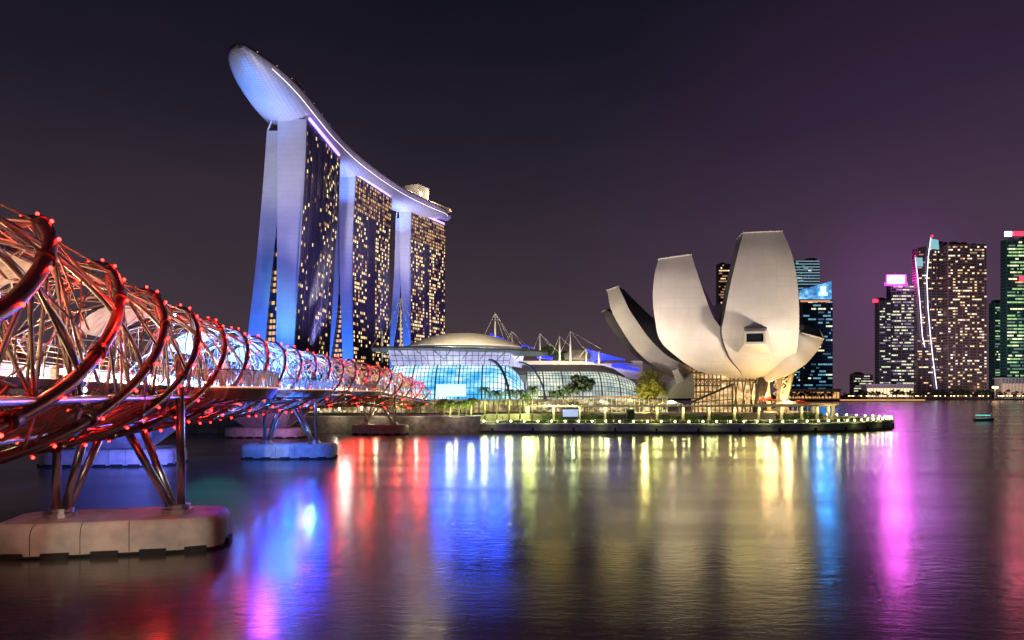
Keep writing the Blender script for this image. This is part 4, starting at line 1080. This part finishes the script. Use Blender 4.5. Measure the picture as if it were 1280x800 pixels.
point('plaza_lamp', (X_(840, 216), 216, 7.5), 900, (1, .8, .6), .3); point('plaza_lamp', (X_(985, 217), 216, 7.5), 900, (1, .75, .5), .3); point('plaza_lamp', (X_(760, 222), 222, 7.5), 900, (1, .8, .55), .3)
# terrace restaurant row right of the mall entrance
t = thing('terrace_row', 'row of open fronted terrace shops with warm lights below the right vault', 'shop row', (X_(760, 226), 226, 4.2))
m = MB(); m.box((X_(752, 228), 229, Z_(496, 226)), (X_(835, 228) - X_(676, 228), 8, .5)); m.build('roof', mat('brown_roof', (.30, .17, .11), .6), t)
m = MB(); wall(m, 678, 834, 517, 499, 230); m.build('shop_window', shop, t)
m = MB()
for k in range(28): m.bar(P(lerp(678, 834, k / 27), 517, 226), P(lerp(678, 834, k / 27), 497, 226), .12, 4)
m.build('post', white_m, t)
# people
skin = mat('skin', (.45, .28, .2), .6); 
def person_mesh():
    m = MB()
    m.lathe((0, 0, 0), [(.02, .78), (.17, .80), (.19, .95), (.15, 1.12), (.21, 1.38), (.17, 1.46), (.06, 1.5), (.06, 1.56)], 8, 0)
    m.ball((0, 0, 1.64), .115, 1, 8, 6, 1.15)
    for sg in (-1, 1):
        m.tube([(sg * .09, 0, .85), (sg * .10, .03 * sg, .45), (sg * .11, .09 * sg, .04), (sg * .11, .09 * sg - .14, .02)], [.10, .07, .05, .04], 6, 2)
        m.tube([(sg * .20, 0, 1.42), (sg * .25, 0, 1.12), (sg * .24, -.12, .88)], [.06, .05, .035], 5, 0)
    return m
cl = [mat('cloth_a', (.5, .5, .52), .8), mat('cloth_b', (.08, .1, .2), .8), mat('cloth_c', (.45, .1, .08), .8)]
pc = ('pale', 'dark blue', 'red'); pm = person_mesh(); rr = random.Random(22)
for ci in range(3):
    base = None
    for k in range(7):
        px = rr.uniform(560, 1040); Y = rr.uniform(186.5, 191.5) if k % 2 else rr.uniform(216, 219)
        X = X_(px, Y); 
        z = 3.9 if X < -8 else (QZ if Y < 200 else 4.2)
        if base is None:
            base = pm.build('person', [cl[ci], skin, cl[1]], origin=(0, 0, 0)); tag(base, f'person in {pc[ci]} shirt and dark trousers standing on the promenade', 'person', f'people in {pc[ci]} shirts'); o = base
        else: o = base.copy(); COL.objects.link(o)
        o.location = (X, Y, z); o.rotation_euler = (0, 0, rr.uniform(0, 6.3))
# lamps posts at the left promenade (under the bridge)
def street_lamp():
    t = thing('promenade_lamp', 'short glowing post lamp on the sea wall promenade', 'lamp', (0, 0, 0), 'post lamps on the sea wall')
    m = MB(); m.bar((0, 0, 0), (0, 0, 3.0), .09, 6); m.build('post', house, t)
    m = MB(); m.box((0, 0, 2.6), (.34, .34, 1.9)); m.build('lens', warm_lens, t); return t
sl = None
for px in (342, 370, 384, 398, 424, 452, 469):
    loc = (X_(px, 196), 196, 3.9)
    if sl is None: sl = street_lamp(); sl.location = loc
    else: copy_tree(sl, loc)
for px in (420, 470, 520, 570): point('wall_fill', (X_(px, 180.5), 180.5, 4.6), 260, (1, .86, .6), .3)  # added points without fixtures that lift the sea wall face
for px in (350, 430, 500): point('promenade_glow', (X_(px, 194), 194, 7), 800, (1, .72, .3), .4)

# ================================================================== FAR SHORE
FY = 1062
m = MB(); m.prism([(-300, FY), (2600, FY), (2600, 3500), (-300, 3500)], -3, 2.2, 0); tag(m.build('far_shore', soil), kind='structure')
curtain = {}
def win_mat(name, col, es): return mat(name, (.3, .3, .3), .5, emit=col, es=es, var=0, sample=False)
wm = {'warm': [win_mat('far_warm', (1, .68, .30), 1.3), win_mat('far_warm_dim', (1, .55, .25), .45), win_mat('far_white', (1, .9, .7), 1.6)],
      'green': [win_mat('far_green', (.55, .95, .35), .8), win_mat('far_green_dim', (.25, .6, .40), .35), win_mat('far_lime', (.95, 1, .55), 1.4)],
      'blue': [win_mat('far_cyan', (.25, .65, .8), .6), win_mat('far_teal_dim', (.08, .28, .45), .4), win_mat('far_pale', (.95, .95, .6), 1.2)],
      'pale': [win_mat('far_pale2', (.9, .85, .6), 1.0), win_mat('far_gray_dim', (.6, .5, .65), .35), win_mat('far_lime2', (.85, 1, .6), 1.0)]}
def skyscraper(label, px0, px1, pyt, Y, depth, pal, dens, seed, base_col, top=None, fh=4.0, bay=2.4, run=1, pyt2=None, side_px=None, group='office towers across the bay', regular=None):
    rr = random.Random(seed); depth = min(depth, 14); x0, x1 = X_(px0, Y + depth), X_(px1, Y); zt = Z_(pyt, Y); zt2 = Z_(pyt2, Y) if pyt2 else zt; zb = 2.2
    t = thing('office_tower', label, 'skyscraper', ((x0 + x1) / 2, Y, zb), group)
    bm = mat('tower_' + str(seed), base_col, .25, .3, var=.2, vscale=.02)
    m = MB(); m.box8([(x0, Y, zb), (x1, Y, zb), (x1, Y + depth, zb), (x0, Y + depth, zb), (x0, Y, zt), (x1, Y, zt2), (x1, Y + depth, zt2), (x0, Y + depth, zt)]); m.build('tower_body', bm, t)
    m = MB(); nf = int((min(zt, zt2) - zb - 2) / fh); nb = max(3, int((x1 - x0) / bay)); bw = (x1 - x0) / nb
    for k in range(nf + 1): m.box(((x0 + x1) / 2, Y - .3, zb + 2 + k * fh), (x1 - x0 + .4, .6, .7))
    for j in range(0, nb + 1, 3): m.box((x0 + j * bw, Y - .45, (zb + min(zt, zt2)) / 2), (.5, .9, min(zt, zt2) - zb))
    # left flank seen obliquely
    for k in range(nf + 1): m.box((x0 - .3, Y + depth / 2, zb + 2 + k * fh), (.6, depth, .7))
    m.build('floor_bands', mat('band_' + str(seed), tuple(min(1, c * 2.2) for c in base_col), .5, .2), t)
    ws = []
    for k in range(nf):
        j = 0; rowd = dens * rr.choice((.35, .8, 1.0, 1.5)) if run > 1 else dens
        while j < nb:
            if regular and not regular(j / nb, k / nf): j += 1; continue
            if rr.random() < rowd:
                l = min(nb - j, rr.randint(1, run)); ws.append((k, j, l, rr.choices((0, 1, 2), (5, 4, 2))[0])); j += l
            else: j += 1
    ws.sort(key=lambda q: -q[2] - rr.random() * .5)
    def wb(mb, q, mi):
        k, j, l, c = q; mb.box((x0 + (j + l / 2) * bw, Y - .35, zb + 2 + (k + .55) * fh), (l * bw - .7, .5, fh * .42), mi)
    for q in ws[:60]:
        m = MB(); wb(m, q, 0); m.build('window', wm[pal][q[3]], t)
    m = MB()
    for q in ws[60:]: wb(m, q, q[3])
    if m.f: tag(m.build('window', wm[pal], t), kind='stuff')
    m = MB()
    for q in range(rr.randint(2, 4)):
        fx = rr.uniform(.15, .85); hh = rr.uniform(2.5, 6); m.box((lerp(x0, x1, fx), Y + depth * .5, lerp(zt, zt2, fx) + hh / 2 - 1), (rr.uniform(4, 10), 8, hh))
    m.build('roof_plant', bm, t)
    if top: top(t, x0, x1, zt, Y)
    return t
def glow_block(name, col, es): return mat(name, col, .5, emit=col, es=es, var=0)
def top_box(px0, px1, py0, py1, mt, nm='roof_sign', dy=0):
    def f(t, x0, x1, zt, Y):
        m = MB(); Yq = Y - 1.5 + dy; m.box((X_((px0 + px1) / 2, Yq), Yq, Z_((py0 + py1) / 2, Yq)), ((px1 - px0) / F * Yq, 3, (py1 - py0) / F * Yq)); m.build(nm, mt, t)
    return f
pink = glow_block('pink_sign', (1, .12, .9), 120); redsign = glow_block('red_sign', (1, .02, .05), 4); roseled = glow_block('rose_led', (1, .12, .9), 60)
bluesign = glow_block('blue_sign', (.12, .35, 1), 5)
whitesign = glow_block('white_sign', (.75, .85, 1), 5)
# towers seen past the museum
skyscraper('dark narrow tower seen in the gap between the two tallest petals', 895, 914, 330, 1080, 30, 'warm', .28, 41, (.06, .06, .07), run=3, regular=lambda x, y: y > .55)
def pinktop(t, x0, x1, zt, Y):
    top_box(1110, 1130, 345, 354, pink)(t, x0, x1, zt, Y)
    top_box(1106, 1134, 353, 357, glow_block('sign_halo', (.9, .05, .6), 1.6), 'sign_halo', 2)(t, x0, x1, zt, Y)  # glowing boxes standing in for the magenta halo around the sign
    top_box(1108, 1132, 343.5, 353, glow_block('sign_halo', (.9, .05, .6), 1.6), 'sign_halo', 5)(t, x0, x1, zt, Y)
def rib_top(t, x0, x1, zt, Y):
    m = MB()
    for k in range(9): m.box(((x0 + x1) / 2, Y - 1, zt - 2 - k * 4.6), (x1 - x0, 1.4, 1.1))
    m.build('lit_louvre', glow_block('louvre', (.35, .62, .65), .55), t)
skyscraper('grey blue tower with lit louvres rising behind the slant roofed tower', 990, 1024, 325, 1150, 40, 'blue', .2, 42, (.08, .12, .15), run=3, top=rib_top)
def slant(t, x0, x1, zt, Y):
    m = MB(); gm = glow_glass('slant_glass', [(.3, (.02, .06, .2)), (.5, (.08, .3, .65)), (.62, (.35, .75, 1))], 1.1, .08, 9)
    q = [P(999, 374, Y - 2), P(1039.5, 374, Y - 2), P(1039.5, 351, Y - 2), P(999, 363, Y - 2)]; m.quad(*q); m.build('lit_crown', gm, t)
    m = MB(); c = P(1029, 364, Y - 3); m.box((c.x, c.y, c.z + 2), (7, 1, 10)); m.box((c.x, c.y, c.z - 4), (12, 1, 4)); m.build('crown_sign', glow_block('crown_blue', (.04, .34, 1), 40), t)
    m = MB(); c = P(1019, 376.5, Y - 2); m.box((c.x, c.y, c.z), (44, 1, 2.4)); m.build('light_band', glow_block('orange_band', (1, .4, .2), .8), t)
skyscraper('teal glass tower with a slanting lit crown right of the museum', 999, 1040.5, 375, 1080, 45, 'blue', .34, 43, (.02, .05, .10), run=5, top=slant, fh=5.2)
skyscraper('low blue tower stub under the curved petal', 984, 1000, 455, 1085, 20, 'blue', .4, 44, (.02, .06, .16), run=3)
skyscraper('dark tower with red beacon left of the pink signed tower', 1093.5, 1113, 375, 1090, 40, 'pale', .34, 45, (.07, .07, .08), run=3, top=top_box(1091.5, 1097, 374, 378, redsign, 'beacon'))
skyscraper('office tower crowned by a glowing pink sign', 1108, 1145, 356, 1110, 50, 'pale', .45, 46, (.08, .08, .09), run=4, top=pinktop, fh=4.8)
def ribs(t, x0, x1, zt, Y):
    ln = glow_block('line_light', (.72, .72, 1), 3.0)
    for pts in (((1144, 322), (1147, 345), (1150, 380), (1153, 420), (1156, 434)), ((1163.5, 297), (1160.5, 320), (1158.5, 350), (1160, 385), (1163, 420), (1167, 455), (1171, 486))):
        m = MB(); m.tube([P(a, b, Y - 3) for a, b in pts], .5, 5); m.build('light_line', ln, t)
    m = MB(); m.poly([P(1163, 298, Y - 2.5), P(1173, 300, Y - 2.5), P(1174, 312, Y - 2.5), P(1162, 311, Y - 2.5)]); m.poly([P(1145, 322, Y - 2.5), P(1153, 322, Y - 2.5), P(1154, 333, Y - 2.5), P(1147, 333, Y - 2.5)]); m.build('lit_crown', glow_block('crown_teal', (.25, .55, .6), .8), t)
    m = MB(); m.ball(P(1165, 295, Y - 2), 1.8); m.ball(P(1144, 320, Y - 2), 1.2); m.build('beacon', redsign, t)
skyscraper('hotel tower with two curved white light lines down its face', 1140, 1184, 310, 1100, 55, 'warm', .14, 47, (.10, .07, .075), run=3, top=ribs, pyt2=302)
skyscraper('broad brown tower dotted with warm windows', 1178, 1233, 305, 1085, 60, 'warm', .32, 48, (.13, .09, .085), fh=4.4, bay=3.6, group='office towers across the bay')
skyscraper('shorter green lit tower behind the right hand pair', 1236, 1254, 378, 1110, 40, 'green', .45, 49, (.03, .08, .07), run=4)
def rs(t, x0, x1, zt, Y):
    m = MB(); m.box((X_(1258.5, Y), Y - 3, Z_(293, Y)), (9, 3, 7)); m.build('roof_sign', whitesign, t)
    m = MB(); m.box((X_(1272, Y), Y - 3, Z_(292.5, Y)), (18, 3, 6)); m.build('roof_sign', redsign, t)
skyscraper('tall green tower with red and white roof sign at the right edge', 1250.5, 1290, 299, 1080, 60, 'green', .5, 50, (.03, .09, .07), run=6, top=rs, fh=5)
skyscraper('green lit tower cut by the right edge of the view', 1274, 1300, 345, 1075, 50, 'green', .4, 51, (.02, .07, .08), run=4, top=top_box(1275, 1283, 346, 351, redsign, 'roof_sign'))
skyscraper('small lit block at the foot of the towers', 1062, 1091, 468, 1180, 40, 'pale', .55, 52, (.10, .09, .09), run=5, fh=4)
# low waterfront buildings
def low(name, label, px0, px1, pyt, pyb, Y, mt, cat='building', roof=None):
    t = thing(name, label, cat, (X_((px0 + px1) / 2, Y), Y, 2.2), 'low waterfront buildings')
    x0, x1 = X_(px0, Y), X_(px1, Y); zt = Z_(pyt, Y)
    m = MB(); m.box(((x0 + x1) / 2, Y + 8, (2.2 + zt) / 2), (x1 - x0, 16, zt - 2.2)); m.build('wall', concrete, t)
    m = MB(); m.box(((x0 + x1) / 2, Y - .2, 2.2 + (zt - 2.2) * .45), ((x1 - x0) * .96, .4, (zt - 2.2) * .6)); m.build('window_band', mt, t)
    m = MB()
    for k in range(int((x1 - x0) / 5) + 1): m.box((x0 + k * 5, Y - .6, (2.2 + zt) / 2), (.8, .8, zt - 2.2))
    m.box(((x0 + x1) / 2, Y + 7, zt + .5), (x1 - x0 + 4, 20, 1)); m.build('roof', white_m, t)
glow_w = glow_block('arcade_light', (1, .72, .4), 1.3)
low('waterfront_arcade', 'long white lit arcade between the pink signed tower and the small block', 1083, 1142, 481, 489, 1075, glow_w)
low('waterfront_hall', 'beige waterfront hall at the right edge', 1252, 1300, 473, 492, 1068, glow_block('hall_light', (.9, .6, .4), .35))
low('jetty_pavilion', 'low orange lit jetty pavilion right of the museum', 985, 1050, 487, 492, 900, glow_block('jetty_light', (1, .5, .18), .9))
m = MB(); m.box((X_(1062, 905), 905, 1.2), (190, 6, 2.4)); o = m.build('far_jetty', concrete, origin=(X_(1062, 905), 905, 0)); tag(o, 'long low jetty with an orange lit edge across the bay', 'jetty')
m = MB(); m.box((0, -3.2, 2.0), (186, .4, .8)); e = m.build('edge_light', glow_block('jetty_edge', (1, .45, .12), 1.6)); e.parent = o
m = MB()
m.prism([(X_(960, 620), 620), (X_(1000, 620), 620), (X_(1000, 620), 800), (X_(940, 620), 800)], -2, 2.0); tag(m.build('shore_spit', soil), kind='structure')
# far trees and lamps
rr = random.Random(77)
ft = None
for k in range(46):
    px = 1055 + 5.0 * k + rr.uniform(-2, 2); Y = rr.uniform(1064, 1070); h = rr.uniform(8, 15)
    if ft is None:
        ft = thing('shore_tree', 'dark bushy tree on the far waterfront', 'tree', (0, 0, 0), 'trees along the far waterfront')
        q = crown_mesh(rr, (0, 0, 8), 4.2, 3, 3.6, 22, 16, .9); q.build('crown', leaf_dark, ft); m = MB(); m.bar((0, 0, 0), (0, 0, 6), .5, 5); m.build('trunk', bark, ft); o = ft
    else: o = copy_tree(ft)
    o.location = (X_(px, Y), Y, 2.2); o.scale = (h / 12, h / 12, h / 12); o.rotation_euler = (0, 0, rr.uniform(0, 6))
for k in range(14):
    px = 985 + 4.2 * k; Y = 880 + rr.uniform(0, 8); o = copy_tree(ft, (X_(px, Y), Y, 2.2), rr.uniform(0, 6), rr.uniform(.7, 1.0), 'dark bushy tree on the shore right of the museum'); o['group'] = 'trees on the shore beyond the museum'
m = MB(); m.prism([(X_(975, 876), 876), (X_(1050, 876), 876), (X_(1050, 900), 902), (X_(975, 900), 902)], -2, 2.2); tag(m.build('shore_bank', soil), kind='structure')
fl = None; flm = glow_block('far_lamp_lens', (1, .60, .28), 9); flc = glow_block('far_lamp_cool', (.8, .85, 1), 14)
for k in range(58):
    px = 1058 + 230 * rr.random() ** .9; Y = 1061.9
    if fl is None:
        fl = thing('waterfront_lamp', 'tiny glowing lamp on the far waterfront', 'lamp', (0, 0, 0), 'lamps along the far waterfront')
        m = MB(); m.bar((0, 0, 0), (0, 0, 4), .15, 4); m.build('post', house, fl); m = MB(); m.ball((0, 0, 4.4), .62); m.build('lens', flm, fl); o = fl
    else: o = copy_tree(fl)
    o.location = (X_(px, Y), Y + .6, 2.2 + rr.uniform(-1, 1.2) * 0)
# clock-less white pylon and tall lamp mast on the far shore
t = thing('waterfront_pylon', 'pale pylon with a flat top beside the waterfront hall', 'pylon', (X_(1244, 1064), 1064, 2.2))
m = MB(); c = V((X_(1244, 1064), 1064, 2.2)); m.tube([c, c + V((0, 0, 15))], [1.2, 1.0], 6); m.build('shaft', white_m, t); m = MB(); m.box((c.x, c.y, c.z + 17), (7, 3, 3)); m.build('cap', flm, t)

spot('far_tower_fill', (X_(1100, 900), 900, 6), (X_(1140, 1080), 1080, 120), 1.1e6, (.85, .62, .9), 75, 1, 6)  # added unseen fills that lift the far tower bodies
spot('far_tower_fill', (X_(1230, 900), 900, 6), (X_(1240, 1080), 1080, 130), 1.1e6, (.75, .65, .8), 75, 1, 6)
# boat
bt = thing('motor_boat', 'small cyan lit motor boat out on the dark bay', 'boat', (X_(1230, 262), 262, 0))
c = V((X_(1230, 262), 262, 0)); m = MB()
g = []
for k in range(9):
    f = k / 8; x = -3.6 + 7.2 * f; w_ = 1.25 * math.sqrt(max(.02, 1 - max(0, (f - .45) / .56) ** 2)); sh = .9 + .35 * f
    g.append([c + V((x, -w_, sh)), c + V((x * .95, -w_ * .75, .15)), c + V((x * .95, 0, -.2)), c + V((x * .95, w_ * .75, .15)), c + V((x, w_, sh))])
m.grid(g); m.poly(g[0]); m.build('hull', mat('boat_hull', (.08, .2, .2), .4), bt)
m = MB(); m.grid([[r[0], r[-1]] for r in g]); m.build('deck', mat('boat_deck', (.4, .5, .5), .6), bt)
m = MB(); m.box(c + V((-.4, 0, 2.15)), (4.4, 1.9, .14)); 
m.build('canopy', glow_block('boat_cyan', (.08, .85, .75), 1.6), bt)
m = MB()
for sx in (-2.3, 1.5):
    for sy in (-.85, .85): m.bar(c + V((sx, sy, 1)), c + V((sx, sy, 2.1)), .05, 4)
m.build('canopy_post', steel, bt)

# ================================================================== WATER FLOODS (lamps for the coloured pools and streaks on the water, most of them added)
def show(x, y, z, px, Yt_, e, col, ang, blend=.6, r=.2):
    spot('water_lamp', (x, y, z), (X_(px, Yt_), Yt_, 0), e, col, ang, blend, r)
show(-33, 142, 8.3, 352, 80, 1.6e3, (.85, 1, .88), 26, .25, 1.2)
show(-26.5, 90, 8.4, 335, 52, 0.9e4, (.0, .045, 1), 60, .8, 3.2)
show(-24.0, 74, 8.0, 300, 45, 0.6e4, (.0, .045, 1), 60, .8, 2.0)
show(-29, 100, 8.4, 370, 60, 0.3e4, (.0, .06, 1), 60, .8, 2.4)
show(-38, 92, 5, 200, 60, 2e2, (.01, .45, .36), 100, 1, 4.5)
show(-20, 58, 8.2, 372, 33, 2.0e3, (.35, .05, .75), 60, 1, 1)
show(-19, 27, 8.0, 80, 24, 1500, (.75, .85, .30), 100, 1, .5)
spot('pier_flood', (-13.8, 27, 7.2), (-23.5, 45, 1), 5000, (1, .86, .68), 26, .35, .15)
spot('pier_flood', (-27, 35, 6.6), (-28, 45, 1), 900, (1, .6, .4), 60, .6, .15)
spot('pier_flood', (-25, 86, 9), (-35, 110, 1.2), 30000, (.02, .16, 1), 34, .5, 1.8)
spot('pier_flood', (-25, 88, 9), (-36.0, 110, 1.2), 5000, (.9, .95, 1), 8, .15, .1)
for px in (430, 460, 490, 520): show(X_(px, 204), 206, 12, px, 60, 9000, (1, .045, .02), 80, .9, 3)  # added wide red lamps for a broad streak on the water
for px in (556, 588, 620): show(X_(px, 248), 248, 29, px, 60, 20000, (.008, .065, 1), 60, .9, 4)
for px in (660, 740, 830, 935): show(X_(px, 216), 216, 10, px, 60, 800, (.85, .72, .18), 80, .9, 4)  # added olive streak lamps; the next row hangs higher in the air
for px, e_ in ((690, 1700), (770, 2000), (850, 2500), (930, 3300), (985, 2600)): show(X_(px, 205), 203, 34, px, 60, e_, (.72, .56, .12), 80, .9, 6)
for px, z, e_ in ((1072, 100, .45e5), (1095, 120, .6e5), (1120, 176, .75e5), (1148, 170, .65e5), (1175, 190, .35e5)): show(X_(px, 1095), 1070, z, px, 80, e_, (.75, .14, 1), 40, .9, 26)  # added wide lamps that spread the sign's pink over the water
show(X_(1029, 1070), 1066, 150, 1030, 80, 1.7e5, (.02, .33, 1), 40, .9, 14)
show(X_(1268, 1070), 1060, 240, 1268, 80, 1.0e5, (1, .12, .25), 40, .9, 12)
spot('pier_blue_flood', (-44, 88, 2.2), (-57, 104, 4), 16000, (.12, .16, 1), 80, .8, .4)
spot('pier_violet_flood', (-46, 146, 2.2), (-58, 164, 4), 7000, (.6, .25, .7), 70, .8, .4)
